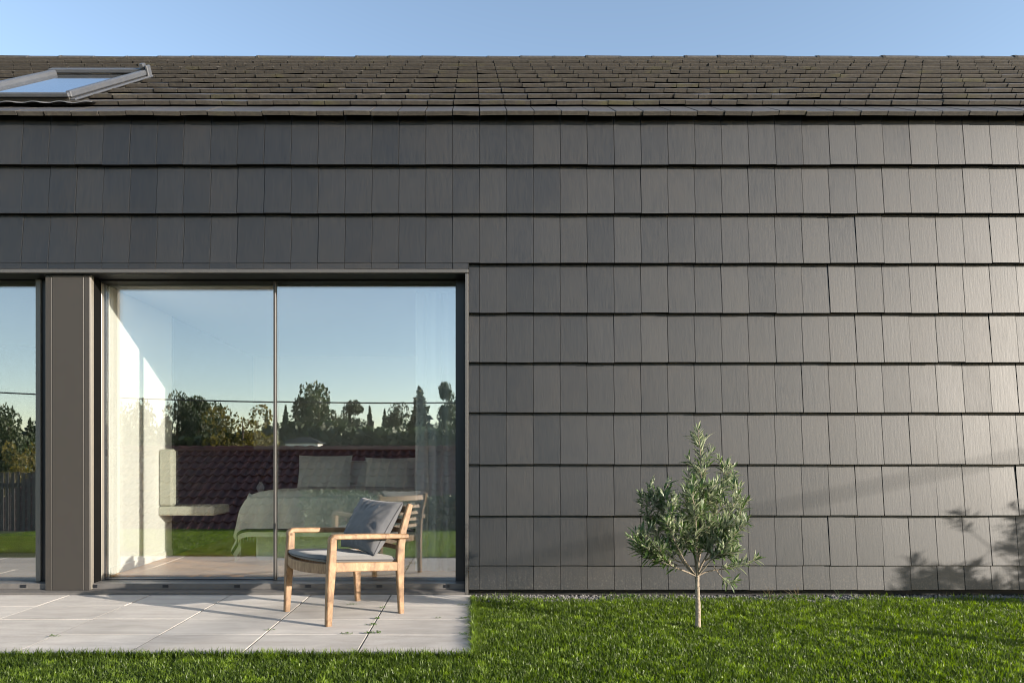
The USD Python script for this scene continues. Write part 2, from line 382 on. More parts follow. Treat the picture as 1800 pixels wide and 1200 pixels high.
leafy('grass_blade', [(0.08, (0.06, 0.095, 0.012)), (0.34, (0.22, 0.315, 0.035)), (0.70, (0.38, 0.47, 0.08)), (0.93, (0.58, 0.54, 0.24))], trans=0.5, noise=11.0, island=0.85, rough=0.45, spec=0.45)
leafy('olive_leaf', [(0.2, (0.05, 0.088, 0.02)), (0.55, (0.125, 0.185, 0.045)), (0.85, (0.23, 0.29, 0.10))], back=(0.27, 0.30, 0.20), trans=0.24, noise=6.0, island=0.8, rough=0.46, spec=0.5)
leafy('dark_foliage', [(0.2, (0.030, 0.048, 0.016)), (0.55, (0.055, 0.080, 0.026)), (0.85, (0.09, 0.115, 0.04))], trans=0.2, noise=0.35, island=0.5, rough=0.6)
leafy('ochre_foliage', [(0.2, (0.09, 0.08, 0.018)), (0.55, (0.20, 0.16, 0.035)), (0.85, (0.30, 0.23, 0.05))], trans=0.4, noise=0.35, island=0.5, rough=0.6)
leafy('weed_leaf', [(0.2, (0.05, 0.10, 0.015)), (0.8, (0.10, 0.18, 0.03))], trans=0.3, noise=6.0, island=0.6)
leafy('dry_stalk', [(0.2, (0.12, 0.08, 0.03)), (0.8, (0.22, 0.17, 0.07))], trans=0.1, noise=6.0, island=0.6)

mat('sheer', {'t': ('transparent_bsdf', {'color': (0.95, 0.97, 0.97)}), 'tr': ('translucent_bsdf', {'color': (0.82, 0.84, 0.84)}), 'd': ('diffuse_bsdf', {'color': (0.82, 0.84, 0.84)}),
              'm1': ('mix_closure', {'fac': 0.5}), 'm2': ('mix_closure', {'fac': 0.94})},
    [('d.BSDF', 'm1.closure1'), ('tr.BSDF', 'm1.closure2'), ('t.BSDF', 'm2.closure1'), ('m1.closure', 'm2.closure2')], surface='m2.closure')

mat('lawn_soil', {
    'p': ('principled_bsdf', {'roughness': 0.95, 'specular_ior_level': 0.2}), 'g': ('geometry', {}),
    'n': ('noise_texture', {'scale': 1.5, 'detail': 8.0, 'roughness': 0.7}),
    'r': ('rgb_ramp', {'ramp': [(0.3, (0.018, 0.028, 0.007)), (0.6, (0.035, 0.05, 0.012)), (0.8, (0.06, 0.065, 0.022))]})},
    [('g.position', 'n.vector'), ('n.fac', 'r.fac'), ('r.color', 'p.base_color')])

mat('pantile', {
    'p': ('principled_bsdf', {'roughness': 0.5, 'specular_ior_level': 0.35}), 'g': ('geometry', {}),
    'n': ('noise_texture', {'scale': 4.0, 'detail': 5.0}),
    'r': ('rgb_ramp', {'ramp': [(0.3, (0.045, 0.013, 0.009)), (0.7, (0.10, 0.03, 0.02))]})},
    [('g.position', 'n.vector'), ('n.fac', 'r.fac'), ('r.color', 'p.base_color')])

# ------------------------------------------------------------------ pixel helpers (only used to measure the place)
S = 5.25 / F


def X(px, d=5.25):
    return (px - 828.0) * d / F


def Z(py, d=5.25):
    return EYE[2] + (809.0 - py) * d / F


def smoothstep(t):
    t = np.clip(t, 0, 1)
    return t * t * (3 - 2 * t)


def ground_z(x, y):
    t = -np.asarray(y, float)
    z = np.where(t < 1.9, -0.03, -0.03 - 0.045 * (np.minimum(t, 6.6) - 1.9))
    z = z - 2.8 * smoothstep((t - 6.6) / 4.5)
    z = np.where(t < -0.02, -0.06, z)
    return z + 6.0 * smoothstep((t - 90) / 150)


# ------------------------------------------------------------------ ground
xs = np.unique(np.concatenate([np.linspace(-12, 12, 97), np.geomspace(12, 900, 24), -np.geomspace(12, 900, 24)]))
ys = np.unique(np.concatenate([np.linspace(-14, 1, 76), np.linspace(-60, -14, 24), -np.geomspace(60, 900, 24), np.geomspace(1, 900, 20)]))
GX, GY = np.meshgrid(xs, ys, indexing='ij')
GZ = ground_z(GX, GY) + np.where((GY < -0.2), (meshkit.fbm(np.stack([GX * 1.3, GY * 1.3, GX * 0], -1), 3, 4) - 0.5) * 0.02, 0) * (np.abs(GX) < 40)
obj('ground', (np.stack([GX, GY, GZ], -1).reshape(-1, 3), grid_faces(len(xs), len(ys))), 'lawn_soil', smooth=True, kind='structure')

# ------------------------------------------------------------------ house
house = thing('house', 'long dark tiled house with a big sliding glass door and skylight', 'house')
HX0, HX1 = -7.4, 7.4
Z_SOFFIT = Z(480)
OPEN_R = X(817)
WALL_TOP = Z(200)
RUN, RISE = 0.306, 0.21
EY, EZ = -0.03, Z(206, 5.22)
PITCH = math.atan2(RISE, RUN)
NROW = 11
RIDGE_Y = EY + 11.35 * RUN
RIDGE_Z = EZ + 11.35 * RISE
# backing walls round the opening, closed at the back and the gables
back = cat_([box(OPEN_R + 0.03, HX1, 0.075, 0.30, -0.1, 3.62), box(HX0, OPEN_R + 0.03, 0.075, 0.30, Z_SOFFIT + 0.012, 3.62),
             box(HX0, HX0 + 0.2, 0.30, 2 * RIDGE_Y, -0.1, 3.6), box(HX1 - 0.2, HX1, 0.30, 2 * RIDGE_Y, -0.1, 3.6), box(HX0 + 0.2, HX1 - 0.2, 2 * RIDGE_Y - 0.25, 2 * RIDGE_Y, -0.1, 3.6)])
wall = obj('wall', back, 'underlay', house)

ROWS = [289, 374.5, 462, 549.5, 636.5, 724.5, 815.5, 905.5, 993.5, 1036]
JOINT0, JOINTW = 843.0, 47.45


def wall_tile(x0, x1, zb, zt, cut_b=False, r=rng, sc=1.0):
    """one hung tile: leaning slab, bottom edge forward; a chamfered front and a hair of warp"""
    lean = 0.040 / 0.374
    j = lambda s: r.normal(0, s)
    yb = j(0.0008)
    z1 = zt + 0.035
    th = 0.020
    g = 0.0012
    x0 += g + abs(j(0.0004)); x1 -= g + abs(j(0.0004))
    zb += j(0.0012)
    tw = j(0.0005)
    tw2 = j(0.003)
    y_at = lambda z, s: yb + (z - zb) * (lean + tw2) + s * tw
    c = 0.0008
    f = [(x0 + c, -1, zb + c), (x1 - c, 1, zb + c), (x1 - c, 1, z1), (x0 + c, -1, z1)]
    m = [(x0, -1, zb), (x1, 1, zb), (x1, 1, z1), (x0, -1, z1)]
    V = [[x, y_at(z, s), z] for x, s, z in f] + [[x, y_at(z, s) + c, z] for x, s, z in m] + [[x, y_at(z, s) + th, z] for x, s, z in m]
    q = [[0, 1, 2, 3], [4, 5, 1, 0], [5, 6, 2, 1], [7, 4, 0, 3], [8, 9, 5, 4], [9, 10, 6, 5], [11, 8, 4, 7], [9, 8, 11, 10], [3, 2, 6, 7], [7, 6, 10, 11]]
    F_ = []
    for a, b, c_, d in q:
        F_ += [[a, b, c_], [a, c_, d]]
    return np.array(V), np.array(F_)


rest = []
for i, py in enumerate(ROWS):
    zb = Z(py)
    zt = Z(ROWS[i - 1]) if i else Z(199)
    if i == 0:
        zt = 3.585
    kmin, kmax = (-30, 29)
    for k in range(kmin, kmax):
        p0 = JOINT0 + JOINTW * k
        x0, x1 = X(p0), X(p0 + JOINTW)
        z0 = zb
        over = x1 < OPEN_R + 0.1
        if over and i > 3:
            continue
        if i >= 3 and k == -1:
            if i == 3:
                obj('wall_tile', wall_tile(x0, X(824) - 0.001, Z(472.5), zt), 'wall_tile', wall)
            x0 = X(824)
        elif over and i == 3:
            z0 = Z(472.5)
        t = wall_tile(x0, x1, z0, zt)
        if -18 <= k <= 20:
            obj('wall_tile', t, 'wall_tile', wall)
        else:
            rest.append(t)
# the short strip of tiles above the flashing continues over the last, narrow tile beside the door
obj('outlying_tiles', cat_(rest), 'wall_tile', wall, kind='stuff')

# metal surround of the opening
trim = cat_([cbox(HX0, X(823), -0.012, 0.22, Z_SOFFIT, Z(473.5), 0.002), cbox(X(817.5), X(823), -0.010, 0.22, 0.0, Z_SOFFIT - 0.0055, 0.002)])
obj('door_surround', trim, 'dark_metal', house)

obj('soffit_panel', box(HX0, X(817.5) - 0.002, 0.004, 0.163, Z_SOFFIT - 0.004, Z_SOFFIT - 0.0012), 'black_frame', house)  # black sheet over the soffit underside, its shade put into the colour

# sill: sloped apron, drained track
sill = hexa([[HX0, -0.012, 0.0], [OPEN_R, -0.012, 0.0], [OPEN_R, 0.09, 0.0], [HX0, 0.09, 0.0], [HX0, -0.012, 0.018], [OPEN_R, -0.012, 0.018], [OPEN_R, 0.075, 0.032], [HX0, 0.075, 0.032]])
sill_o = obj('sill', cat_([sill, cbox(HX0, OPEN_R, 0.06, 0.30, 0.030, 0.073, 0.002)]), 'sill_metal', house)
for px in (-85, 40 + 1, 166, 291, 417, 542, 667, 785):
    x = X(px, 5.31)
    obj('drain_slot', cat_([box(x - 0.022, x + 0.022, 0.057, 0.0615, 0.042, 0.064), box(x - 0.017, x + 0.017, 0.0545, 0.058, 0.046, 0.060)]), 'black_frame', sill_o)

# cladded post between the two glazed bays
PX0, PX1 = X(79, 5.28), X(158, 5.28)
post = obj('clad_post', cbox(PX0, PX1, 0.036, 0.29, 0.026, Z_SOFFIT - 0.006, 0.003), 'pillar_metal', house)
obj('cladding_panel', cbox(X(91.5, 5.28), X(146.5, 5.28), 0.030, 0.04, 0.026, Z_SOFFIT - 0.006, 0.002), 'pillar_metal', post)
obj('cladding_strip', cbox(PX0 + 0.001, X(90.5, 5.28), 0.032, 0.04, 0.026, Z_SOFFIT - 0.006, 0.002), 'pillar_metal', post)
obj('cladding_strip', cbox(X(147.7, 5.28), PX1 - 0.001, 0.030, 0.04, 0.026, Z_SOFFIT - 0.006, 0.002), 'pillar_metal', post)
obj('cladding_return', cbox(PX1 + 0.0005, PX1 + 0.006, 0.034, 0.075, 0.034, Z_SOFFIT - 0.004, 0.001), 'sunlit_metal', post)  # lighter strip on the post side, sunlight put into its colour

obj('shadow_gap', cbox(PX1 + 0.0005, PX1 + 0.005, 0.0755, 0.184, 0.074, Z_SOFFIT - 0.006, 0.001), 'shade_black', post)  # solid strip; the shade of a gap is painted as near-black

# sliding door: fixed right leaf in front, left leaf on the rear track
DR, DL = 5.45, 5.51
door = obj('sliding_door', cat_([box(X(801, DR), OPEN_R - 0.001, 0.165, 0.30, 0.073, Z_SOFFIT - 0.001),
                                 box(PX1 + 0.001, X(801, DR), 0.17, 0.30, Z(496, DR), Z_SOFFIT - 0.001),
                                 box(PX1 + 0.001, X(801, DR), 0.17, 0.30, 0.0735, Z(1018.5, DR)),
                                 box(PX1 + 0.002, X(175, 5.47), 0.20, 0.30, Z(1018.5, DR), Z(496, DR))]), 'black_frame', house)
obj('meeting_stile', cbox(X(480.5, 5.43), X(484.6, 5.43), 0.178, 0.245, Z(1018.5, DR) - 0.002, Z(496, DR) + 0.002, 0.002), 'stile_metal', door)
obj('side_stile', cbox(X(174.5, 5.45), X(182.5, 5.47), 0.185, 0.228, Z(1018.5, DR) - 0.002, Z(498, DR) + 0.002, 0.003), 'sunlit_metal', door)
obj('track_rail', cbox(X(182, DR), X(481, DR), 0.215, 0.29, Z(1019, DR) - 0.001, Z(1016.5, 5.47), 0.002), 'black_frame', door)
obj('pane', box(X(485.5, 5.43), X(801, DR), 0.20, 0.224, Z(1018.5, DR) - 0.004, Z(496, DR) + 0.004), 'door_glass', door)
obj('pane', box(X(182, 5.47), X(483, DL), 0.252, 0.276, Z(1018.5, DR) - 0.004, Z(496, DR) + 0.004), 'door_glass', door)
# side window left of the post
sidew = obj('side_window', cat_([box(HX0 + 0.2, PX0 - 0.001, 0.17, 0.30, Z(495, DR), Z_SOFFIT - 0.001), box(HX0 + 0.2, PX0 - 0.001, 0.17, 0.30, 0.0735, Z(1018.5, DR)),
                                 box(X(79.5, 5.44), PX0 - 0.001, 0.15, 0.30, Z(1018.5, DR), Z(495, DR))]), 'black_frame', house)
obj('side_stile', cbox(X(72, 5.45), X(79.5, 5.44), 0.13, 0.28, Z(1018.5, DR) - 0.002, Z(495, DR) + 0.002, 0.003), 'sunlit_metal', sidew)
obj('pane', box(HX0 + 0.2, X(73, DR), 0.20, 0.224, Z(1018.5, DR) - 0.004, Z(495, DR) + 0.004), 'door_glass', sidew)

# rooms behind the glass
ZF, ZC = 0.095, 2.385
WX = -2.87
BY = 4.0
RX1 = 1.8
partition = obj('interior_wall', box(WX - 0.12, WX, 0.30, 1.46, ZF - 0.02, ZC + 0.02), 'white_paint', house)
obj('interior_wall', cat_([box(WX - 0.12, WX - 0.004, 1.4605, BY + 0.1, ZF - 0.02, ZC + 0.02), box(RX1, RX1 + 0.1, 0.302, BY + 0.1, ZF - 0.02, ZC + 0.02),  # left wall past the sun patch: same wall, shade painted darker
                                       box(HX0 + 0.21, WX - 0.12, 3.2, 3.3, ZF - 0.02, ZC + 0.02)]), 'shade_taupe_paint', house)
obj('interior_wall', box(WX - 0.003, RX1, BY, BY + 0.1, ZF - 0.02, ZC + 0.02), 'white_paint', house)
obj('skirting_board', cat_([cbox(WX, WX + 0.012, 0.31, 1.455, ZF, ZF + 0.06, 0.002)]), 'white_paint', partition)
obj('ceiling', box(HX0 + 0.2, RX1 + 0.1, 0.30, BY + 0.1, ZC, ZC + 0.2), 'ceiling_paint', house)
floor = obj('interior_floor', box(HX0 + 0.2, RX1 + 0.1, 0.30, BY + 0.1, ZF - 0.2, ZF - 0.012), 'underlay', house)
for a in range(-12, 4):
    for b in range(5):
        x0, x1 = max(a * 0.6, HX0 + 0.21), min((a + 1) * 0.6, RX1 - 0.01)
        y0, y1 = 0.302 + b * 0.8, min(0.302 + (b + 1) * 0.8, BY - 0.002)
        if x1 - x0 > 0.05:
            obj('floor_tile', box(x0 + 0.0015, x1 - 0.0015, y0 + 0.0015, y1 - 0.0015, ZF - 0.012, ZF), 'floor_tile', floor)

# roof
def slope(x, u, n):
    """point on the front slope: u along the slope from the eave, n above the deck"""
    return [x, EY + u * math.cos(PITCH) - n * math.sin(PITCH), EZ + u * math.sin(PITCH) + n * math.cos(PITCH)]


SL = math.hypot(RUN, RISE)
deck_u = (RIDGE_Y - EY) / math.cos(PITCH)
ND = -0.012
A, B_ = [HX0 - 0.1, 0], [HX1 + 0.1, 0]
dk = [slope(A[0], 0.17, ND), slope(B_[0], 0.17, ND), slope(B_[0], deck_u, ND), slope(A[0], deck_u, ND)]
mir = lambda p: [p[0], 2 * RIDGE_Y - p[1], p[2]]
V = dk + [mir(p) for p in dk] + [[p[0], p[1], p[2] - 0.14] for p in dk] + [[mir(p)[0], mir(p)[1], p[2] - 0.14] for p in dk]
Q = [[0, 1, 2, 3], [5, 4, 7, 6], [9, 8, 11, 10], [12, 13, 14, 15], [8, 9, 1, 0], [13, 12, 4, 5], [0, 3, 11, 8], [2, 1, 9, 10], [7, 4, 12, 15], [5, 6, 14, 13]]
gables = [[HX0 + 0.05, 0.1, 3.55], [HX0 + 0.05, 2 * RIDGE_Y - 0.1, 3.55], [HX0 + 0.05, RIDGE_Y, RIDGE_Z - 0.1], [HX1 - 0.05, 0.1, 3.55], [HX1 - 0.05, 2 * RIDGE_Y - 0.1, 3.55], [HX1 - 0.05, RIDGE_Y, RIDGE_Z - 0.1]]
n0 = len(V)
FR = [f for a, b, c, d in Q for f in ([a, b, c], [a, c, d])] + [[n0, n0 + 2, n0 + 1], [n0 + 3, n0 + 4, n0 + 5]]
roof = obj('roof', (np.array(V + gables), np.array(FR)), 'underlay', house)


def roof_tile(x0, x1, r, rr):
    u0 = r * SL + rr.normal(0, 0.0018)
    th = 0.030
    lift = rr.normal(0, 0.0015)
    tilt = rr.normal(0, 0.0012)
    L = SL + 0.055
    g = 0.0036
    x0 += g + rr.normal(0, 0.0006); x1 -= g + rr.normal(0, 0.0006)
    pts = []
    c = 0.003
    for (u, nb, nt) in ((u0, 0.0 + lift + 0.004, th + 0.004 + lift),):
        pass
    fb = 0.034 + lift      # underside of the lip above the deck (lies on the tile below)
    if r == 0:
        fb = 0.012 + lift
    bb = 0.002
    ft = fb + th
    P = lambda x, u, n, s: slope(x, u, n + s * tilt)
    V = [P(x0, u0, fb, -1), P(x1, u0, fb, 1), P(x1, u0 + L, bb, 1), P(x0, u0 + L, bb, -1),
         P(x0, u0, ft - c, -1), P(x1, u0, ft - c, 1), P(x1, u0 + c, ft, 1), P(x0, u0 + c, ft, -1),
         P(x1, u0 + L, bb + 0.016, 1), P(x0, u0 + L, bb + 0.016, -1)]
    q = [[0, 3, 2, 1], [0, 1, 5, 4], [4, 5, 6, 7], [7, 6, 8, 9], [1, 2, 8, 6], [3, 0, 7, 9], [2, 3, 9, 8]]
    F_ = [f for a, b, c_, d in q for f in ([a, b, c_], [a, c_, d])] + [[1, 6, 5], [0, 4, 7]]
    return np.array(V), np.array(F_)


SKX0, SKX1, SKU0, SKU1 = -4.12, -3.16, 1.12 * SL, 5.55 * SL
rr = np.random.default_rng(21)
count = 0
field = []
for r in range(NROW):
    ratio = 1 + 0.0583 * r
    for k in range(-36, 37):
        x0 = X(JOINT0 + JOINTW * k); x1 = x0 + JOINTW * S
        if x1 < HX0 - 0.1 or x0 > HX1 + 0.1:
            continue
        if x1 > SKX0 + 0.02 and x0 < SKX1 - 0.02 and r * SL + 0.12 > SKU0 and (r + 1) * SL < SKU1 + 0.2:
            continue
        t = roof_tile(x0, x1, r, rr)
        pa = 828 + x0 / (5.22 * ratio) * F; pb = 828 + x1 / (5.22 * ratio) * F
        if pb > 0 and pa < 1800 and count < 300:
            count += 1
            obj('roof_tile', t, 'roof_tile', roof)
        else:
            field.append(t)
# top course below the ridge and the tiles of the hidden rear slope
obj('roof_tile_field', cat_(field), 'roof_tile', roof, kind='stuff')
obj('top_batten_course', cat_([hexa([slope(HX0 - 0.1, 10.95 * SL, 0.03), slope(HX1 + 0.1, 10.95 * SL, 0.03), slope(HX1 + 0.1, 11.4 * SL, 0.02), slope(HX0 - 0.1, 11.4 * SL, 0.02),
                                     slope(HX0 - 0.1, 10.95 * SL, 0.062), slope(HX1 + 0.1, 10.95 * SL, 0.062), slope(HX1 + 0.1, 11.4 * SL, 0.05), slope(HX0 - 0.1, 11.4 * SL, 0.05)])]), 'roof_tile', roof)
# ridge caps
cl = 0.405
k = 0
x = HX0 - 0.1
while x < HX1 + 0.1:
    prof = []
    for a in np.linspace(-1.15, 1.15, 9):
        prof.append((math.sin(a) * 0.125, math.cos(a) * 0.09 - 0.055))
    ring = []
    dz = rr.normal(0, 0.003)
    for (xx, s) in ((x, 1.0), (x + 0.03, 1.06), (x + 0.032, 1.0), (x + cl + 0.02, 0.94)):
        ring.append([[xx, RIDGE_Y + a * s, RIDGE_Z + 0.022 + b * s + dz] for a, b in prof])
    ring = np.array(ring)
    n_, m_ = ring.shape[:2]
    top = ring.reshape(-1, 3)
    low = top.copy(); low[:, 2] -= 0.018
    f = grid_faces(n_, m_)
    idx0 = np.arange(m_)
    sides = []
    for row in (0, n_ - 1):
        for j in range(m_ - 1):
            a, b = row * m_ + j, row * m_ + j + 1
            o = n_ * m_
            sides += [[a, b, b + o], [a, b + o, a + o]]
    for j in (0, m_ - 1):
        for i in range(n_ - 1):
            a, b = i * m_ + j, (i + 1) * m_ + j; o = n_ * m_
            sides += [[a, b, b + o], [a, b + o, a + o]]
    mm = trimesh.Trimesh(np.vstack([top, low]), np.vstack([f, f[:, ::-1] + n_ * m_, np.array(sides)]), process=False)
    trimesh.repair.fix_normals(mm)
    obj('ridge_tile', mm, 'roof_tile', roof, smooth=35)
    x += cl

# roof window
def sbox(x0, x1, u0, u1, n0_, n1, c=0.004):
    v, f = cbox(x0, x1, u0, u1, n0_, n1, c)
    return np.array([slope(*p) for p in v]), f


RN = 0.10
sky_l = obj('skylight', cat_([sbox(SKX0 + 0.02, SKX1 - 0.02, SKU0 + 0.02, SKU0 + 0.10, 0.0, RN - 0.022), sbox(SKX0 + 0.02, SKX1 - 0.02, SKU1 - 0.1, SKU1 - 0.02, 0.0, RN - 0.02),
                              sbox(SKX0 + 0.02, SKX0 + 0.09, SKU0 + 0.1, SKU1 - 0.1, 0.0, RN - 0.02), sbox(SKX1 - 0.09, SKX1 - 0.02, SKU0 + 0.1, SKU1 - 0.1, 0.0, RN - 0.02)]), 'curb', roof)
obj('side_rail', sbox(SKX0 + 0.02, SKX0 + 0.085, SKU0 + 0.03, SKU1 - 0.05, RN - 0.05, RN + 0.022, 0.01), 'rail_metal', sky_l)
obj('side_rail', cat_([sbox(SKX1 - 0.045, SKX1, SKU0 + 0.03, SKU1 - 0.05, RN - 0.025, RN + 0.022, 0.008), sbox(SKX1 - 0.02, SKX1 + 0.03, SKU0 + 0.02, SKU1 + 0.02, 0.055, RN - 0.03, 0.006)]), 'rail_metal', sky_l)
obj('top_cover', cat_([sbox(SKX0 - 0.005, SKX1 + 0.005, SKU1 - 0.045, SKU1 + 0.05, RN - 0.008, RN + 0.03, 0.008)]), 'rail_metal', sky_l)
obj('hinge_bracket', cat_([sbox(SKX1 - 0.06, SKX1 - 0.02, SKU1 - 0.05, SKU1 + 0.02, RN + 0.02, RN + 0.075, 0.006), sbox(SKX1 - 0.004, SKX1 + 0.022, SKU1 - 0.07, SKU1 + 0.02, RN - 0.05, RN + 0.06, 0.006)]), 'rail_metal', sky_l)
obj('bottom_bar', sbox(SKX0 + 0.01, SKX1 - 0.01, SKU0, SKU0 + 0.045, RN - 0.02, RN + 0.012, 0.006), 'rail_metal', sky_l)
obj('corner_foot', sbox(SKX1 - 0.14, SKX1 + 0.03, SKU0 - 0.05, SKU0 + 0.03, 0.03, RN - 0.055, 0.01), 'dark_metal', sky_l)
obj('pane', sbox(SKX0 + 0.08, SKX1 - 0.04, SKU0 + 0.03, SKU1 - 0.04, RN - 0.03, RN - 0.012, 0.001), 'skylight_glass', sky_l)
obj('blind', sbox(SKX0 + 0.09, SKX1 - 0.09, SKU0 + 0.1, SKU1 - 0.1, RN - 0.1, RN - 0.09, 0.001), 'black_frame', sky_l)
# wavy lead apron below the roof window
nx = 90
ax = np.linspace(SKX0 - 0.25, SKX1 + 0.22, nx)
rows_ = []
for u, n_ in ((SKU0 + 0.02, 0.045), (SKU0 - 0.03, 0.05), (SKU0 - 0.12, 0.066)):
    rows_.append([slope(a, u + (0.006 * math.sin(a * 23) if u < SKU0 - 0.1 else 0), n_ + 0.006 * math.sin(a * 31) * (u < SKU0)) for a in ax])
R_ = np.array(rows_); lowR = R_.copy(); lowR[..., 2] -= 0.006
f = grid_faces(3, nx)
obj('flashing', (np.vstack([R_.reshape(-1, 3), lowR.reshape(-1, 3)]), np.vstack([f[:, ::-1], f + 3 * nx, np.array([[2 * nx + j, 2 * nx + j + 1, 5 * nx + j + 1] for j in range(nx - 1)]), np.array([[2 * nx + j, 5 * nx + j + 1, 5 * nx + j] for j in range(nx - 1)])])), 'lead', sky_l)

# ------------------------------------------------------------------ patio
patio = thing('patio', kind='structure')
obj('bedding', box(-7.19, -0.01, -1.585, -0.013, -0.07, -0.03), 'soil', patio)
ry = [-0.0135, -0.408, -0.806, -1.203, -1.60]
pr = np.random.default_rng(3)
for c in range(12):
    for r in range(4):
        x1 = 0.002 - 0.6 * c; x0 = x1 - 0.6
        g = 0.009
        dz = pr.normal(0, 0.0012)
        v, f = cbox(x0 + g / 2, x1 - (g / 2 if c else 0), ry[r + 1] + 0.0012, ry[r] - 0.0012, -0.045, 0.0 + dz, 0.0009)
        v[:, 2] += (v[:, 0] - x0) * pr.normal(0, 0.0015) + (v[:, 1]) * 0.0
        obj('slab', (v, f), 'concrete', patio)

# gravel strip along the wall foot
gr = np.random.default_rng(5)
stone = trimesh.creation.icosphere(1, 1.0)
sv, sf = np.array(stone.vertices), np.array(stone.faces)
st = []
for i in range(5200):
    x = gr.uniform(0.01, 5.2)
    y = -0.17 + 0.24 * gr.random() ** 0.8
    s = gr.uniform(0.005, 0.012)
    v = sv * (s * gr.uniform(0.6, 1.2, 3)) * (1 + gr.normal(0, 0.10, (len(sv), 1)))
    a = gr.uniform(0, 6.28)
    v = v @ np.array([[math.cos(a), -math.sin(a), 0], [math.sin(a), math.cos(a), 0], [0, 0, 1]])
    st.append((v + [x, y, -0.030 + gr.random() * 0.012], sf))
obj('gravel_strip', cat_(st), 'gravel', label='strip of pale grey gravel between the tiled wall and the lawn', cat='gravel', kind='stuff')

# ------------------------------------------------------------------ lawn blades
def blades(P, h, seed, w=0.0050, lean=0.8):
    r = np.random.default_rng(seed)
    n = len(P)
    az = r.uniform(0, 2 * np.pi, n)
    az2 = az + np.pi / 2 + r.normal(0, 0.5, n)
    H = h * r.uniform(0.55, 1.25, n)
    ln = np.abs(r.normal(0, lean, n))
    W = w * r.uniform(0.7, 1.5, n)
    side = np.stack([np.cos(az), np.sin(az), 0 * az], -1) * W[:, None] / 2
    fwd = np.stack([np.cos(az2), np.sin(az2), 0 * az], -1)
    mid = P + fwd * (H * ln * 0.28)[:, None] + np.array([0, 0, 1.0]) * (H * 0.6)[:, None]
    tip = P + fwd * (H * ln * 0.95)[:, None] + np.array([0, 0, 1.0]) * (H * np.maximum(0.25, 1 - 0.3 * ln ** 2))[:, None]
    V = np.stack([P - side, P + side, mid + side * 0.85, mid - side * 0.85, tip], 1).reshape(-1, 3)
    o = np.arange(n)[:, None] * 5
    Fc = np.concatenate([o + [[0, 1, 2]], o + [[0, 2, 3]], o + [[3, 2, 4]]], 1).reshape(-1, 3)
    return V, Fc


lr = np.random.default_rng(11)
def lawn_points(n, x0, x1, y0, y1, keep):
    x = lr.uniform(x0, x1, n); y = lr.uniform(y0, y1, n)
    k = keep(x, y)
    x, y = x[k], y[k]
    return np.stack([x, y, ground_z(x, y) - 0.006], -1)


edge = lambda x: -0.015 - 0.11 * meshkit.fbm(np.stack([x * 5, x * 0, x * 0], -1), 3, 8)
def keep_front(x, y):
    on_patio = (x < 0.004) & (y > -1.603)
    g = (x >= 0.004) & (y > edge(x))
    dens = 0.35 + 1.0 * meshkit.fbm(np.stack([x * 5.0, y * 5.0, x * 0], -1), 3, 12)
    return ~on_patio & ~g & (lr.random(len(x)) < dens)


P1 = lawn_points(430000, -3.6, 4.6, -2.35, -0.02, keep_front)
hgt = 0.024 + 0.022 * meshkit.fbm(np.stack([P1[:, 0] * 3, P1[:, 1] * 3, P1[:, 0] * 0], -1), 3, 2)
g1 = blades(P1, hgt, 1)
P2 = lawn_points(260000, -7.5, 6.5, -6.9, -2.3, lambda x, y: (np.abs(x) < 20))
g2 = blades(P2, 0.045, 2, w=0.006)
ne = 5200
ex = lr.uniform(-3.6, 0.0, ne)
ey = -1.606 - np.abs(lr.normal(0, 0.012, ne)) * (0.4 + 1.6 * meshkit.noise(np.stack([ex * 7, ex * 0, ex * 0], -1), 3))
P3 = np.concatenate([np.stack([ex, ey, np.full(ne, -0.035)], -1), np.stack([0.006 + np.abs(lr.normal(0, 0.01, 2200)), lr.uniform(-1.6, -0.1, 2200), np.full(2200, -0.035)], -1)])
g3 = blades(P3, 0.062, 3, w=0.0046, lean=0.9)
ng = 2600
gx = lr.uniform(0.02, 4.6, ng)
P4 = np.stack([gx, lr.uniform(-0.14, 0.03, ng), np.full(ng, -0.04)], -1)
P4 = P4[meshkit.noise(np.stack([gx * 4, gx * 0, gx * 0], -1), 29) > 0.45]
g4 = blades(P4, 0.055, 4, w=0.004, lean=0.8)
obj('lawn_grass', cat_([g1, g2, g3, g4]), 'grass_blade', label='dense short green lawn grass around the patio and along the house', cat='grass', kind='stuff')

# ------------------------------------------------------------------ weeds in the joints and along the wall
def weed(seed, n, size, spread, upright=0.5):
    r = np.random.default_rng(seed)
    V, F_ = [], []
    for i in range(n):
        a = r.uniform(0, 6.28); L = size * r.uniform(0.5, 1.1)
        up = upright * r.uniform(0.5, 1.3)
        d = np.array([math.cos(a), math.sin(a), up]); d /= np.linalg.norm(d)
        s = np.cross(d, [0, 0, 1.0]); s /= np.linalg.norm(s)
        b = np.array([r.normal(0, spread), r.normal(0, spread * 0.4), 0.0])
        w = L * 0.2
        o = len(V)
        V += [b, b + d * L * 0.5 + s * w + [0, 0, 0.004], b + d * L * 0.5 - s * w + [0, 0, 0.004], b + d * L - [0, 0, L * 0.15]]
        F_ += [[o, o + 1, o + 2], [o + 1, o + 3, o + 2]]
    return np.array(V, float), np.array(F_)


def on_patio(px, py):
    d = EYE[2] * F / (py - 809.0)
    return X(px, d), d - 5.25


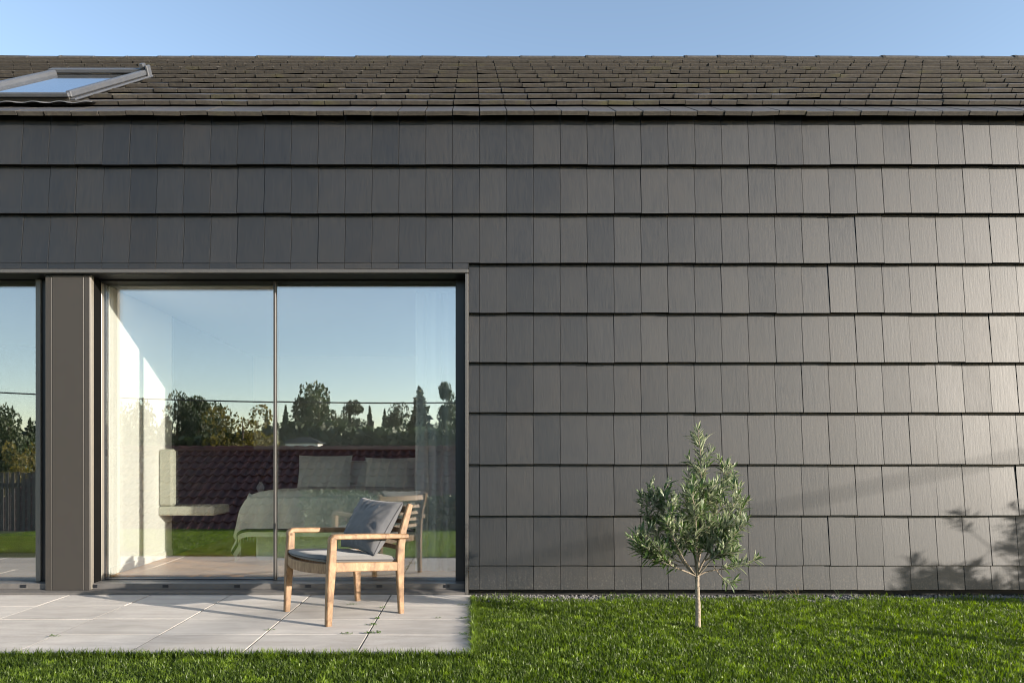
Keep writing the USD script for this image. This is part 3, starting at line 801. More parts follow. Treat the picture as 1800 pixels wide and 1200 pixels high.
weeds = [((618, 1062), 'small green weed on the patio behind the chair, between its rear legs', 12, 0.022, 0.018), ((672, 1068), 'green weed at the top of the joint beside the right rear chair leg', 10, 0.022, 0.008),
         ((663, 1087), 'green weed where the patio joint below the rear chair leg meets a cross joint', 14, 0.026, 0.012), ((655, 1098), 'bushy green weed in the patio joint right of the front chair leg', 16, 0.028, 0.012),
         ((660, 1112), 'broad green weed right of the joint near the patio front', 14, 0.026, 0.02), ((648, 1113), 'green weed in the joint just left of the broad weed', 14, 0.026, 0.01),
         ((609, 1114), 'flat green weed alone on a cross joint in front of the chair', 12, 0.024, 0.018), ((815, 1063), 'green weed on the right patio edge nearest the door', 14, 0.025, 0.02),
         ((812, 1087), 'green weed at the right patio edge on the middle cross joint', 12, 0.024, 0.02), ((770, 1086), 'tiny upright weed on the middle cross joint near the right edge', 6, 0.022, 0.006),
         ((818, 1114), 'green weed at the right patio edge nearest the lawn', 14, 0.024, 0.025), ((473, 1107), 'small green weed in the joint left of the front chair legs', 10, 0.022, 0.012),
         ((95, 1118), 'green weed tuft in the joint at the front left of the patio', 12, 0.024, 0.02)]
for i, ((px, py), lab, n, size, spread) in enumerate(weeds):
    x, y = on_patio(px, py)
    w = thing('joint_weed', lab, 'weed', (x, y, 0.001), 0)
    obj('leaves', weed(40 + i, n, size, spread), 'weed_leaf', w)

def stalky(name, label, px, h, seed, n, mt='dry_stalk', leaves=10):
    r = np.random.default_rng(seed)
    t = thing(name, label, 'weed', (X(px, 5.15), -0.10, -0.02))
    parts = []
    for i in range(n):
        a = r.normal(0, 0.45); b = r.normal(0, 0.3)
        top = np.array([math.sin(a) * h, math.sin(b) * h * 0.4 - 0.01, h * math.cos(a) * r.uniform(0.6, 1.0)])
        parts.append(tube([[r.normal(0, 0.01), 0, 0], top * 0.5 + [0.004, 0, 0.004], top], [0.0016, 0.0012, 0.0006], 4))
    obj('stalk', cat_(parts), mt, t)
    if leaves:
        v, f = weed(seed + 1, leaves, 0.035, 0.03, 1.2)
        obj('leaves', (v + [0, 0, 0.02], f), 'weed_leaf', t)


stalky('wall_weed', 'thin dry weed stalks against the wall, right of the little olive tree', 1352, 0.11, 3, 5)
stalky('wall_weed', 'taller reddish weed clump at the wall foot right of the olive tree', 1400, 0.13, 7, 6, leaves=30)
stalky('wall_weed', 'bright green weed at the wall foot just left of the shadow', 1474, 0.10, 9, 3, 'weed_leaf')
stalky('wall_weed', 'low green weed at the wall foot left of the olive trunk', 1105, 0.05, 13, 4, 'weed_leaf', 20)
r_ = np.random.default_rng(77)
for i in range(3):
    pass

# ------------------------------------------------------------------ armchair
RZ = -49.1
chair = thing('garden_armchair', 'wooden garden armchair with grey seat pad standing on the patio', 'chair', (-0.843, -0.613, 0.0), RZ)
th_ = math.radians(RZ)
LX, LY = np.array([math.cos(th_), math.sin(th_), 0]), np.array([-math.sin(th_), math.cos(th_), 0])


def arc(p0, p1, bow, n=13):
    t = np.linspace(0, 1, n)[:, None]
    return (1 - t) * np.asarray(p0, float) + t * np.asarray(p1, float) + 4 * t * (1 - t) * np.asarray(bow, float)


for s in (-1, 1):
    xx = 0.276 * s
    # front leg, tapering to the foot, leaning back a little
    obj('leg', sweep_rect([[xx, -0.272, 0.0], [xx, -0.262, 0.2], [xx, -0.252, 0.36], [xx, -0.243, 0.522]], [0.034, 0.038, 0.042, 0.042], [0.036, 0.046, 0.054, 0.044], (1, 0, 0), 0.005), 'teak', chair, smooth=25)
for s in (-1, 1):
    xx = 0.268 * s
    obj('leg', sweep_rect([[xx, 0.272, 0.0], [xx, 0.266, 0.18], [xx, 0.262, 0.33], [xx, 0.268, 0.44], [xx, 0.284, 0.54], [xx, 0.318, 0.64], [xx, 0.344, 0.715]],
                          0.030, [0.036, 0.048, 0.060, 0.058, 0.052, 0.046, 0.036], (1, 0, 0), 0.005), 'teak', chair, smooth=25)
for s in (-1, 1):
    xx = 0.278 * s
    pts = [[xx, -0.2535, 0.505], [xx, -0.2505, 0.525], [xx, -0.240, 0.536], [xx, -0.222, 0.5385], [xx, -0.05, 0.529], [xx, 0.12, 0.519], [xx, 0.312, 0.506]]
    obj('armrest', sweep_rect(pts, [0.046, 0.046, 0.047, 0.048, 0.05, 0.05, 0.044], [0.036, 0.034, 0.033, 0.033, 0.033, 0.033, 0.031], (1, 0, 0), 0.006), 'teak', chair, smooth=25)
for s in (-1, 1):
    xx = 0.270 * s
    obj('side_rail', sweep_rect([[xx, -0.225, 0.352], [xx, 0.0, 0.334], [xx, 0.235, 0.314]], 0.024, 0.058, (1, 0, 0), 0.004), 'teak', chair, smooth=25)
# bowed front apron
ap = arc([-0.256, -0.262, 0.345], [0.256, -0.262, 0.345], [0, -0.062, -0.003])
obj('front_apron', sweep_rect(ap, 0.064, 0.024, (0, 0, 1), 0.004), 'teak', chair, smooth=25)
obj('rear_rail', sweep_rect([[-0.253, 0.255, 0.315], [0.253, 0.255, 0.315]], 0.055, 0.022, (0, 0, 1), 0.004), 'teak', chair, smooth=25)
for i in range(6):
    y = -0.19 + i * 0.078
    obj('seat_slat', cbox(-0.257, 0.257, y - 0.028, y + 0.028, 0.352 - 0.085 * (y + 0.25) - 0.004, 0.370 - 0.085 * (y + 0.25), 0.003), 'teak', chair)
for i, z in enumerate((0.43, 0.487, 0.544, 0.601)):
    yb = np.interp(z, [0.44, 0.54, 0.64, 0.715], [0.268, 0.284, 0.318, 0.344])
    obj('back_slat', sweep_rect(arc([-0.254, yb - 0.004, z], [0.254, yb - 0.004, z], [0, 0.032, 0]), 0.030, 0.014, (0, 0, 1), 0.003), 'teak', chair, smooth=25)
obj('top_rail', sweep_rect(arc([-0.254, 0.33, 0.678], [0.254, 0.33, 0.678], [0, 0.036, 0.0]), 0.046, 0.018, (0, 0, 1), 0.004), 'teak', chair, smooth=25)

# seat pad: rounded block with bowed front
n = 40
u = np.linspace(-1, 1, n); U, V_ = np.meshgrid(u, u, indexing='ij')
px_ = 0.256 * U
yf = -0.272 - 0.052 * (1 - U ** 2); yb_ = 0.236
py_ = yf + (V_ + 1) / 2 * (yb_ - yf)
ed = np.clip(1 - np.maximum(np.abs(U), np.abs(V_)) ** 10, 0, 1) ** 0.5
base = 0.3735 - 0.085 * (py_ + 0.25)
wob = (meshkit.fbm(np.stack([px_ * 9, py_ * 9, px_ * 0], -1), 3, 3) - 0.5) * 0.008
topz = base + 0.024 + 0.028 * ed + wob * ed
botz = base + 0.022 - 0.022 * ed
vt = np.vstack([np.stack([px_, py_, topz], -1).reshape(-1, 3), np.stack([px_, py_, botz], -1).reshape(-1, 3)])
f = grid_faces(n, n)
bd = [i * n for i in range(n)] + [(n - 1) * n + j for j in range(1, n)] + [i * n + n - 1 for i in range(n - 2, -1, -1)] + [j for j in range(n - 2, 0, -1)]
sd = []
for k in range(len(bd)):
    a, b = bd[k], bd[(k + 1) % len(bd)]
    sd += [[a, a + n * n, b + n * n], [a, b + n * n, b]]
seatpad = obj('seat_pad', (vt, np.vstack([f, f[:, ::-1] + n * n, np.array(sd)])), 'grey_fabric_light', chair, smooth=50)
rim = vt[bd] + [0, 0, 0.0]
rim[:, 2] = (vt[bd][:, 2] + vt[np.array(bd) + n * n][:, 2]) / 2
obj('piping', tube(np.vstack([rim, rim[:1]]), 0.003, 5, False), 'piping', seatpad, smooth=True)

# loose back cushion
def cw(lx, ly, z):
    return np.array([-0.843, -0.613, 0]) + LX * lx + LY * ly + [0, 0, z]


cush = thing('scatter_cushion', 'square dark grey cushion leaning against the backrest of the garden armchair', 'cushion', (0, 0, 0))
(pm, rim) = pillow(cw(-0.205, 0.10, 0.412), cw(0.245, 0.075, 0.395), cw(0.25, 0.30, 0.727), cw(-0.20, 0.275, 0.742), 0.085, 40, 3, 0.07, 0.010)
cover = obj('cover', pm, 'grey_fabric', cush, smooth=60)
obj('piping', tube(np.vstack([rim, rim[:1]]), 0.0035, 5, False), 'piping', cover, smooth=True)

# ------------------------------------------------------------------ bedroom
ZT = 0.70
BX0, BX1, BY0, BY1 = -2.0, 0.02, 1.10, 3.10
bed = thing('bed', 'wide bed with sage green cover standing behind the sliding door', 'bed', (0, 0, 0))
m = trimesh.Trimesh(*cbox(BX0 + 0.03, BX1, BY0 + 0.03, BY1, ZF + 0.0, 0.40, 0.03)); obj('bed_base', (m.vertices, m.faces), 'linen', bed)
obj('mattress', cbox(BX0 + 0.02, BX1, BY0 + 0.02, BY1, 0.402, ZT - 0.02, 0.05), 'linen', bed)
# duvet over the mattress
n, mq = 60, 50
a = np.linspace(-0.2, BX1 - BX0, n); b = np.linspace(-0.24, BY1 - BY0 - 0.05, mq)
AA, BB = np.meshgrid(a, b, indexing='ij')
ha, hb = np.maximum(-AA, 0), np.maximum(-BB, 0)
rnd = lambda h: 0.03 * (1 - np.exp(-h / 0.03))
dx = BX0 + np.maximum(AA, 0) - rnd(ha) - 0.02 * ha
dy = BY0 + np.maximum(BB, 0) - rnd(hb) - 0.02 * hb
nz = meshkit.fbm(np.stack([AA * 5, BB * 5, AA * 0], -1), 4, 6) - 0.5
drop = np.maximum((ha ** 2 + hb ** 2) ** 0.5 - 0.02, 0)
dz = ZT + 0.012 + nz * 0.03 * (drop == 0) - drop - 0.03 * np.exp(-((np.minimum(AA, BB)) / 0.08) ** 2) * (drop == 0)
obj('duvet', (np.stack([dx, dy, dz], -1).reshape(-1, 3), grid_faces(n, mq)[:, ::-1]), 'linen', bed, smooth=True)

# throw with a dark stripe hanging over the corner
n, mq = 70, 60
a = np.linspace(-0.34, BX1 - BX0 - 0.02, n); b = np.linspace(-0.36, 0.5, mq)
AA, BB = np.meshgrid(a, b, indexing='ij')
ha, hb = np.maximum(-AA, 0), np.maximum(-BB, 0)
fold = np.sin(AA * 26 + 2 * meshkit.fbm(np.stack([AA * 3, BB * 2, AA * 0], -1), 2, 3)) * 0.012 * np.clip(hb / 0.2, 0, 1) + np.sin(BB * 30) * 0.015 * np.clip(ha / 0.2, 0, 1)
cr = 0.05
dx = BX0 - 0.012 + np.maximum(AA, 0) - 0.05 * (1 - np.exp(-ha / 0.05)) - 0.16 * ha + fold * (ha > 0)
dy = BY0 - 0.012 + np.maximum(BB, 0) - 0.05 * (1 - np.exp(-hb / 0.05)) - 0.06 * hb + fold
drop = (ha ** 1.5 + hb ** 1.5) ** (1 / 1.5)
nz = meshkit.fbm(np.stack([AA * 6, BB * 6, AA * 0], -1), 3, 9) - 0.5
dz = ZT + 0.032 + nz * 0.015 * (drop < 0.01) - drop - 0.05 * np.exp(-(np.maximum(np.minimum(AA, BB), 0)) / 0.06)
TV = np.stack([dx, dy, np.maximum(dz, ZF + 0.01)], -1)
throw = thing('throw_blanket', 'pale green throw with a dark stripe hanging over the left bed corner', 'blanket', (0, 0, 0))
obj('cloth', (TV.reshape(-1, 3), grid_faces(n, mq)[:, ::-1]), 'throw_cloth', throw, smooth=True)
st0, st1 = 3, 6
sv_ = TV[:, st0:st1].copy(); sv_[..., 1] -= 0.004; sv_[..., 0] -= 0.004 * (ha[:, st0:st1] > 0)
obj('stripe', (sv_.reshape(-1, 3), grid_faces(n, st1 - st0)[:, ::-1]), 'stripe', throw, smooth=True)
fr_ = [tube([TV[i, 0], TV[i, 0] + [0.004 * math.sin(i), -0.004, -0.045]], 0.0022, 4) for i in range(0, n)]
obj('fringe', cat_(fr_), 'throw_cloth', throw, kind='stuff')

def bed_pillow(label, px0, px1, py0, py1, d, seed, puff=0.07):
    x0, x1, z0, z1 = X(px0, d), X(px1, d), Z(py1, d), Z(py0, d)
    y = d - 5.25
    p = thing('pillow', label, 'pillow', (0, 0, 0))
    (m, rim) = pillow([x0, y - 0.05, z0], [x1, y - 0.05, z0], [x1, y + 0.10, z1], [x0, y + 0.10, z1], puff, 30, seed, 0.05, 0.010, 0.1)
    obj('pillow_case', m, 'pillow_linen', p, smooth=60)


bed_pillow('left flanged sage pillow propped up on the bed', 522, 617, 800, 868, 7.85, 11)
bed_pillow('right flanged sage pillow propped up on the bed beside the curtain', 640, 732, 804, 868, 7.85, 12)
bed_pillow('plain sage pillow half hidden between the two front pillows', 585, 668, 808, 868, 8.05, 13)
bed_pillow('pillow at the far right behind the curtain', 690, 790, 808, 868, 8.05, 14)

hb_ = thing('headboard', 'low dark headboard panel along the back wall of the bedroom', 'headboard')
obj('panel', cbox(WX + 0.02, 0.9, BY - 0.75, BY - 0.66, ZF, Z(789, 8.5), 0.01), 'dark_upholstery', hb_)
ns = thing('nightstand', 'bedside table left of the bed', 'table', (0, 0, 0))
ntop = Z(864, 8.2)
obj('tabletop', cbox(-2.62, -2.18, 2.75, 3.15, ntop - 0.03, ntop, 0.004), 'dark_upholstery', ns)
for sx in (-2.60, -2.22):
    for sy in (2.77, 3.11):
        obj('leg', cbox(sx, sx + 0.03, sy, sy + 0.03, ZF, ntop - 0.03, 0.003), 'dark_upholstery', ns)
vx, vy = X(458, 8.15), 2.9
vase = thing('vase', 'small round white vase with dried sprigs beside the bed', 'vase', (vx, vy, ntop))
pr_ = np.array([[0.0, 0], [0.025, 0], [0.043, 0.03], [0.045, 0.06], [0.03, 0.09], [0.018, 0.105], [0.02, 0.115]])
obj('vessel', trimesh.creation.revolve(pr_, sections=20), 'ceramic', vase, smooth=50)
r5 = np.random.default_rng(55)
tw_ = []
for i in range(16):
    a_ = r5.uniform(0, 6.28); q = r5.uniform(0.05, 0.16)
    tw_.append(tube([[0, 0, 0.1], [math.cos(a_) * q * 0.4, math.sin(a_) * q * 0.4, 0.19], [math.cos(a_) * q, math.sin(a_) * q, 0.23 + r5.uniform(0, 0.1)]], [0.002, 0.002, 0.004], 4))
obj('sprigs', cat_(tw_), 'dry_stalk', vase)

# built-in bench against the left wall, its end caught by the sun
bench = thing('wall_bench', 'pale wall-hung bench with an upright backrest beside the sunlit white wall', 'bench', (0, 0, 0))
bd_ = 6.42
by_ = bd_ - 5.25
obj('backrest', cbox(WX + 0.001, X(303, bd_), by_, by_ + 0.10, Z(890, bd_) + 0.002, Z(789, bd_), 0.02), 'pale_upholstery', bench)
obj('seat', cbox(WX + 0.001, X(376, bd_), by_, by_ + 0.42, Z(906, bd_), Z(890, bd_), 0.012), 'pale_upholstery', bench)

def curtain(name, label, x0, x1, yc, nf, seed, amp=0.035, skew=0.0):
    nxx, nzz = 160, 24
    xx = np.linspace(x0, x1, nxx); zz = np.linspace(ZF + 0.012, ZC - 0.01, nzz)
    XX, ZZ = np.meshgrid(xx, zz, indexing='ij')
    ph = (XX - x0) / (x1 - x0) * nf * 2 * np.pi
    wob = meshkit.fbm(np.stack([XX * 6, ZZ * 0.7, XX * 0], -1), 3, seed) * 5
    YY = yc + amp * np.sin(ph + wob) + 0.012 * np.sin(2.3 * ph + 1 + wob)
    XX = XX + 0.015 * np.cos(ph + wob)
    t = thing(name, label, 'curtain', (0, 0, 0))
    obj('fabric', (np.stack([XX, YY, ZZ], -1).reshape(-1, 3), grid_faces(nxx, nzz)), 'sheer', t, smooth=True)
    obj('curtain_rail', box(x0, x1, yc - 0.012, yc + 0.012, ZC - 0.012, ZC - 0.0005), 'white_paint', t)


curtain('curtain', 'sheer white floor-length curtain at the right side of the sliding door', X(733, 5.72), 0.35, 0.47, 7, 31)

# ------------------------------------------------------------------ olive trees
def leaf_mesh(base, d, up, L, W):
    d = d / np.linalg.norm(d)
    s = np.cross(d, up); s /= np.linalg.norm(s) + 1e-9
    nrm = np.cross(s, d)
    b = base
    pts = [b, b + d * L * 0.35 + s * W * 0.5 + nrm * L * 0.02, b + d * L * 0.35 - nrm * W * 0.12, b + d * L * 0.35 - s * W * 0.5 + nrm * L * 0.02,
           b + d * L * 0.72 + s * W * 0.36 - nrm * L * 0.02, b + d * L * 0.72 - s * W * 0.36 - nrm * L * 0.02, b + d * L - nrm * L * 0.08]
    f = [[0, 1, 2], [0, 2, 3], [1, 4, 2], [2, 5, 3], [2, 4, 5], [4, 6, 5]]
    return np.array(pts), np.array(f)


def bez(p, n=9):
    p = np.asarray(p, float)
    t = np.linspace(0, 1, n)[:, None]
    if len(p) == 2:
        return (1 - t) * p[0] + t * p[1]
    if len(p) == 3:
        return (1 - t) ** 2 * p[0] + 2 * t * (1 - t) * p[1] + t ** 2 * p[2]
    return (1 - t) ** 3 * p[0] + 3 * t * (1 - t) ** 2 * p[1] + 3 * t * t * (1 - t) * p[2] + t ** 3 * p[3]


def olive(label, base, trunk_top, limbs, seed, mirror=1, single=300, dens=1.0, dist=4.31):
    r = np.random.default_rng(seed)
    t = thing('olive_tree', label, 'tree', base)
    tp = bez([[0, 0, -0.02], [0.012, 0, trunk_top * 0.35], [-0.006, 0.0, trunk_top * 0.7], [0, 0, trunk_top]], 10)
    obj('trunk', tube(tp, np.linspace(0.0175, 0.0115, 10) * (1 + 0.08 * np.sin(np.arange(10) * 2.1)), 10), 'bark', t, smooth=True)
    leaves, twigs = [], []
    for li, (pts, rad, lf0, tw_n, tw_l) in enumerate(limbs):
        path = bez(pts, 14)
        path += np.cumsum(r.normal(0, 0.0016, path.shape), axis=0)
        obj('branch', tube(path, np.linspace(rad, 0.0016, 14), 6), 'bark', t, smooth=True)
        tn = np.gradient(path, axis=0)
        cum = np.linspace(0, 1, 14)
        shoots = [(path[int(13 * lf0):], 1.0)]
        for k in range(int(tw_n * dens * 0.95)):
            q = r.uniform(lf0, 1.0)
            p0 = np.array([np.interp(q, cum, path[:, c]) for c in range(3)])
            td = np.array([np.interp(q, cum, tn[:, c]) for c in range(3)]); td /= np.linalg.norm(td)
            az = r.uniform(0, 6.28)
            out = np.array([math.cos(az), math.sin(az) * 0.9, r.uniform(-0.25, 0.7)])
            d = td * 0.45 + out * 0.85 + [0, 0, 0.25]; d /= np.linalg.norm(d)
            L = tw_l * r.uniform(0.55, 1.15) * (1.1 - 0.35 * q)
            bend = np.array([r.normal(0, 0.2), r.normal(0, 0.2), 0.35])
            sp = bez([p0, p0 + d * L * 0.5, p0 + d * L + bend * L * 0.35], 8)
            twigs.append(tube(sp, np.linspace(0.0022, 0.0009, 8), 4, False))
            shoots.append((sp, 1.0))
        for sp, _ in shoots:
            seg = np.linalg.norm(np.diff(sp, axis=0), axis=1); tot = seg.sum(); cs = np.concatenate([[0], np.cumsum(seg)])
            s_ = 0.012; k = r.integers(0, 2)
            tg = np.gradient(sp, axis=0)
            while s_ < tot + 0.004:
                p0 = np.array([np.interp(s_, cs, sp[:, c]) for c in range(3)])
                td = np.array([np.interp(s_, cs, tg[:, c]) for c in range(3)]); td /= np.linalg.norm(td)
                a1 = np.cross(td, [0.3, 0.2, 1.0]); a1 /= np.linalg.norm(a1); a2 = np.cross(td, a1)
                ax_ = a1 if k % 2 else a2
                for sg in (-1, 1):
                    if r.random() < 0.12:
                        continue
                    d = td * r.uniform(0.5, 1.0) + ax_ * sg * r.uniform(0.5, 1.0) + r.normal(0, 0.18, 3)
                    up = td * 0.6 + np.array([0, 0, 0.8]) + r.normal(0, 0.25, 3)
                    L = r.uniform(0.048, 0.082)
                    leaves.append(leaf_mesh(p0, d, up, L, L * r.uniform(0.17, 0.24)))
                s_ += r.uniform(0.009, 0.015); k += 1
            d = tg[-1] / np.linalg.norm(tg[-1])
            leaves.append(leaf_mesh(sp[-1], d + r.normal(0, 0.1, 3), np.array([0.1, -1, 0.3]), 0.045, 0.009))
    obj('twigs', cat_(twigs), 'bark', t, smooth=True, kind='stuff')
    if single:
        size = []
        eye = EYE - np.asarray(base, float)
        for v, f in leaves:
            ar = np.cross(v[4] - v[0], v[5] - v[0]); c = v.mean(0)
            size.append(abs(ar @ (eye - c)) / np.linalg.norm(eye - c) ** 3)
        order = np.argsort(size)[::-1]
        for i in order[:single]:
            obj('leaf', leaves[i], 'olive_leaf', t)
        leaves = [leaves[i] for i in order[single:]]
    obj('foliage', cat_(leaves), 'olive_leaf', t, kind='stuff')
    return t


OD = 4.31
ox, oy = X(1226, OD), OD - 5.25
oz = float(ground_z(ox, oy))


def op(px, py, dy=0.0):
    return [X(px, OD + dy) - ox, dy, Z(py, OD + dy) - oz]


j0 = op(1226, 1012)
limbs = [
    ([j0, op(1228, 940), op(1240, 860, -0.02), op(1229, 752)], 0.009, 0.22, 27, 0.135),
    ([j0, op(1195, 1000, -0.02), op(1150, 985, -0.05), op(1132, 945, -0.06)], 0.007, 0.35, 10, 0.12),
    ([j0, op(1190, 990, 0.05), op(1165, 930, 0.1), op(1160, 865, 0.08)], 0.007, 0.35, 15, 0.13),
    ([j0, op(1200, 985, -0.06), op(1172, 930, -0.14), op(1176, 885, -0.16)], 0.007, 0.38, 13, 0.115),
    ([j0, op(1225, 960, 0.04), op(1262, 900, 0.08), op(1275, 822, 0.08)], 0.008, 0.3, 20, 0.125),
    ([j0, op(1240, 970, -0.05), op(1280, 920, -0.1), op(1300, 862, -0.1)], 0.007, 0.33, 16, 0.12),
    ([j0, op(1262, 990, 0.02), op(1275, 1010, 0.03), op(1332, 984, 0.0)], 0.005, 0.5, 6, 0.07),
    ([j0, op(1245, 985, -0.08), op(1275, 965, -0.16), op(1308, 925, -0.16)], 0.006, 0.35, 13, 0.11),
    ([j0, op(1225, 960, -0.08), op(1222, 910, -0.16), op(1218, 850, -0.14)], 0.007, 0.3, 13, 0.12),
    ([j0, op(1215, 950, 0.08), op(1205, 890, 0.16), op(1207, 830, 0.16)], 0.007, 0.45, 9, 0.12),
    ([op(1200, 988), op(1160, 975, 0.06), op(1140, 925, 0.1), op(1140, 868, 0.06)], 0.005, 0.25, 14, 0.11),
    ([op(1190, 992), op(1150, 975, -0.1), op(1122, 955, -0.1)], 0.0045, 0.2, 12, 0.10),
    ([op(1238, 985), op(1270, 965, 0.06), op(1300, 930, 0.1), op(1306, 880, 0.1)], 0.005, 0.25, 15, 0.11),
    ([op(1240, 985), op(1262, 975, -0.1), op(1285, 975, -0.14)], 0.0045, 0.2, 12, 0.10),
    ([op(1228, 950), op(1238, 900, -0.06), op(1252, 855, -0.1)], 0.005, 0.15, 13, 0.11),
    ([op(1226, 980), op(1212, 960, -0.06), op(1195, 930, -0.12)], 0.004, 0.2, 10, 0.10),
    ([op(1180, 992), op(1150, 990, -0.04), op(1125, 970, -0.06)], 0.004, 0.3, 6, 0.085),
    ([op(1255, 995, 0.0), op(1275, 1020, -0.02), op(1288, 1022, -0.04)], 0.0035, 0.4, 2, 0.05),
]
olive('young olive tree with a thin trunk standing in the lawn before the tiled wall', (ox, oy, oz), Z(1012, OD) - oz, limbs, 5)

# another young olive right of the frame; its shadow falls on the wall
sx_, sy_ = 6.60, -1.12
sz_ = float(ground_z(sx_, sy_))
sc = lambda dx, dz, dy=0.0: [dx, dy, dz]
j1 = [0, 0, 0.34]
limbs2 = [([j1, sc(0.0, 0.6), sc(-0.03, 0.9), sc(0.02, 1.25)], 0.009, 0.3, 26, 0.14),
          ([j1, sc(-0.1, 0.6, 0.05), sc(-0.2, 0.9, 0.05), sc(-0.52, 1.27, 0.0)], 0.006, 0.9, 1, 0.07),
          ([j1, sc(-0.3, 0.55, 0.0), sc(-0.6, 0.62), sc(-0.95, 0.66)], 0.006, 0.2, 30, 0.14),
          ([j1, sc(-0.3, 0.52, 0.15), sc(-0.55, 0.66, 0.1), sc(-0.78, 0.80, 0.05)], 0.006, 0.2, 30, 0.14),
          ([j1, sc(-0.2, 0.55, -0.2), sc(-0.35, 0.7, -0.2), sc(-0.5, 0.92, -0.2)], 0.006, 0.2, 30, 0.14),
          ([j1, sc(-0.1, 0.55, 0.2), sc(-0.2, 0.75, 0.2), sc(-0.22, 0.95, 0.2)], 0.006, 0.2, 26, 0.14),
          ([j1, sc(0.15, 0.5, 0.2), sc(0.3, 0.7, 0.2), sc(0.4, 0.95, 0.1)], 0.007, 0.2, 30, 0.14),
          ([j1, sc(-0.3, 0.5, -0.05), sc(-0.5, 0.58, -0.1), sc(-0.62, 0.62, -0.1)], 0.006, 0.15, 28, 0.13),
          ([j1, sc(0.2, 0.5, -0.2), sc(0.4, 0.65, -0.2), sc(0.55, 0.85, -0.2)], 0.007, 0.2, 30, 0.14)]
olive('second young olive tree further right along the house wall', (sx_, sy_, sz_), 0.30, limbs2, 9, single=0)

# a slim young tree on the lawn to the right: its tip throws the streak across the grass
t_ = 5.2
tx, ty = 2.14 + sh[0] * t_, -0.88 + sh[1] * t_
tz = float(ground_z(tx, ty))
slim = thing('slim_sapling', 'slim staked sapling on the lawn to the right of the frame', 'tree', (tx, ty, tz))
hh = t_ * math.tan(SUN_EL) + 0.02
obj('trunk', tube([[0, 0, -0.02], [0.01, 0, hh * 0.5], [0, 0, hh * 0.97]], [0.016, 0.012, 0.005], 8), 'bark', slim, smooth=True)
r6 = np.random.default_rng(61)
lv = []
for i in range(420):
    q = r6.random() ** 0.8
    zz = hh * (0.42 + 0.56 * q)
    rad = 0.13 * (1 - q) ** 0.6 + 0.02
    a_ = r6.uniform(0, 6.28); ro = rad * math.sqrt(r6.random())
    lv.append(leaf_mesh(np.array([math.cos(a_) * ro, math.sin(a_) * ro, zz]), r6.normal(0, 1, 3) + [0, 0, 0.5], np.array([0, 0, 1.0]), 0.06, 0.018))
obj('foliage', cat_(lv), 'olive_leaf', slim, kind='stuff')

# ------------------------------------------------------------------ overhead cable behind the camera (seen in the glass, its soft shadow on the wall)
CY = -6.5
ctrl = np.array([(-22, 3.6), (-14, 2.6), (-8, 2.16), (-4, 2.03), (0, 1.98), (4, 2.18), (8, 2.62), (12.4, 3.46), (16.5, 4.32), (24, 5.9)])
from scipy.interpolate import PchipInterpolator
cx = np.linspace(-22, 24, 120)
cz = PchipInterpolator(ctrl[:, 0], ctrl[:, 1])(cx)
cz = np.convolve(np.pad(cz, 8, mode='edge'), np.ones(17) / 17, 'valid')
cable = thing('overhead_cable', 'sagging black service cable crossing the garden, mirrored in the glass', 'cable')
obj('wire', tube(np.stack([cx, np.full_like(cx, CY), cz], -1), 0.0135, 6), 'cable', cable, smooth=True)
for xx, zz, lab in ((-22.0, float(cz[0]) + 0.3, 'left timber pole carrying the service cable'), (24.0, float(cz[-1]) + 0.3, 'right timber pole carrying the service cable')):
    gz = float(ground_z(xx, CY))
    pl = thing('cable_pole', lab, 'pole', (xx, CY - 0.1, gz))
    obj('shaft', tube([[0, 0, -0.1], [0, 0, (zz - gz) * 0.5], [0, 0, zz - gz]], [0.11, 0.1, 0.085], 12), 'pole_wood', pl, smooth=40)
    obj('insulator', tube([[0, 0.06, zz - gz - 0.36], [0, 0.1, zz - gz - 0.26]], 0.03, 8), 'ceramic', pl, smooth=40)

# ------------------------------------------------------------------ what stands behind the camera and shows in the glass
def back_of(px, D):
    return X(px, D), 5.65 - D


# neighbour's roof of red pantiles, lying lower down the slope
nb = thing('neighbour_house', 'low neighbouring house with dark red pantile roof down the slope, mirrored in the door', 'house')
NX0, NX1, NY, NZ = -11.0, 3.4, -13.05, 1.29
a_ = math.radians(28)
obj('wall', cat_([box(NX0 + 0.3, NX1 - 0.3, -16.9, -9.2, -3.6, -1.0)]), 'render_wall', nb)
tiles = []
rowL, nrow = 0.355, 15
pts_per = 9
tw = 0.23
ncol = int((NX1 - NX0) / tw)
prof_x = np.linspace(0, tw, pts_per)
prof_h = 0.045 * (0.5 - 0.5 * np.cos(np.clip((prof_x / tw - 0.42) / 0.58, 0, 1) * 2 * np.pi)) - 0.012 * np.sin(np.clip(prof_x / tw / 0.42, 0, 1) * np.pi)
def npt(x, u, n):
    return [x, NY + u * math.cos(a_) + n * math.sin(a_), NZ - u * math.sin(a_) + n * math.cos(a_)]
for side in (1, -1):
    rws = nrow
    for rI in range(rws):
        u0, u1 = rI * rowL, (rI + 1) * rowL + 0.03
        for c in range(ncol):
            x0 = NX0 + c * tw
            jz = r6.normal(0, 0.0035); jt = r6.normal(0, 0.004)
            top = [npt(x0 + px_q, u0, h + 0.0 + jz) for px_q, h in zip(prof_x, prof_h)]
            bot = [npt(x0 + px_q, u1, h + 0.028 + jz + jt * (px_q / tw - 0.5)) for px_q, h in zip(prof_x, prof_h)]
            lip = [npt(x0 + px_q, u1, h + 0.010 + jz) for px_q, h in zip(prof_x, prof_h)]
            v = np.array(top + bot + lip)
            f = grid_faces(3, pts_per)[:, ::-1]
            if side < 0:
                v = v.copy(); v[:, 1] = 2 * NY - v[:, 1]; f = f[:, ::-1]
            tiles.append((v, f))
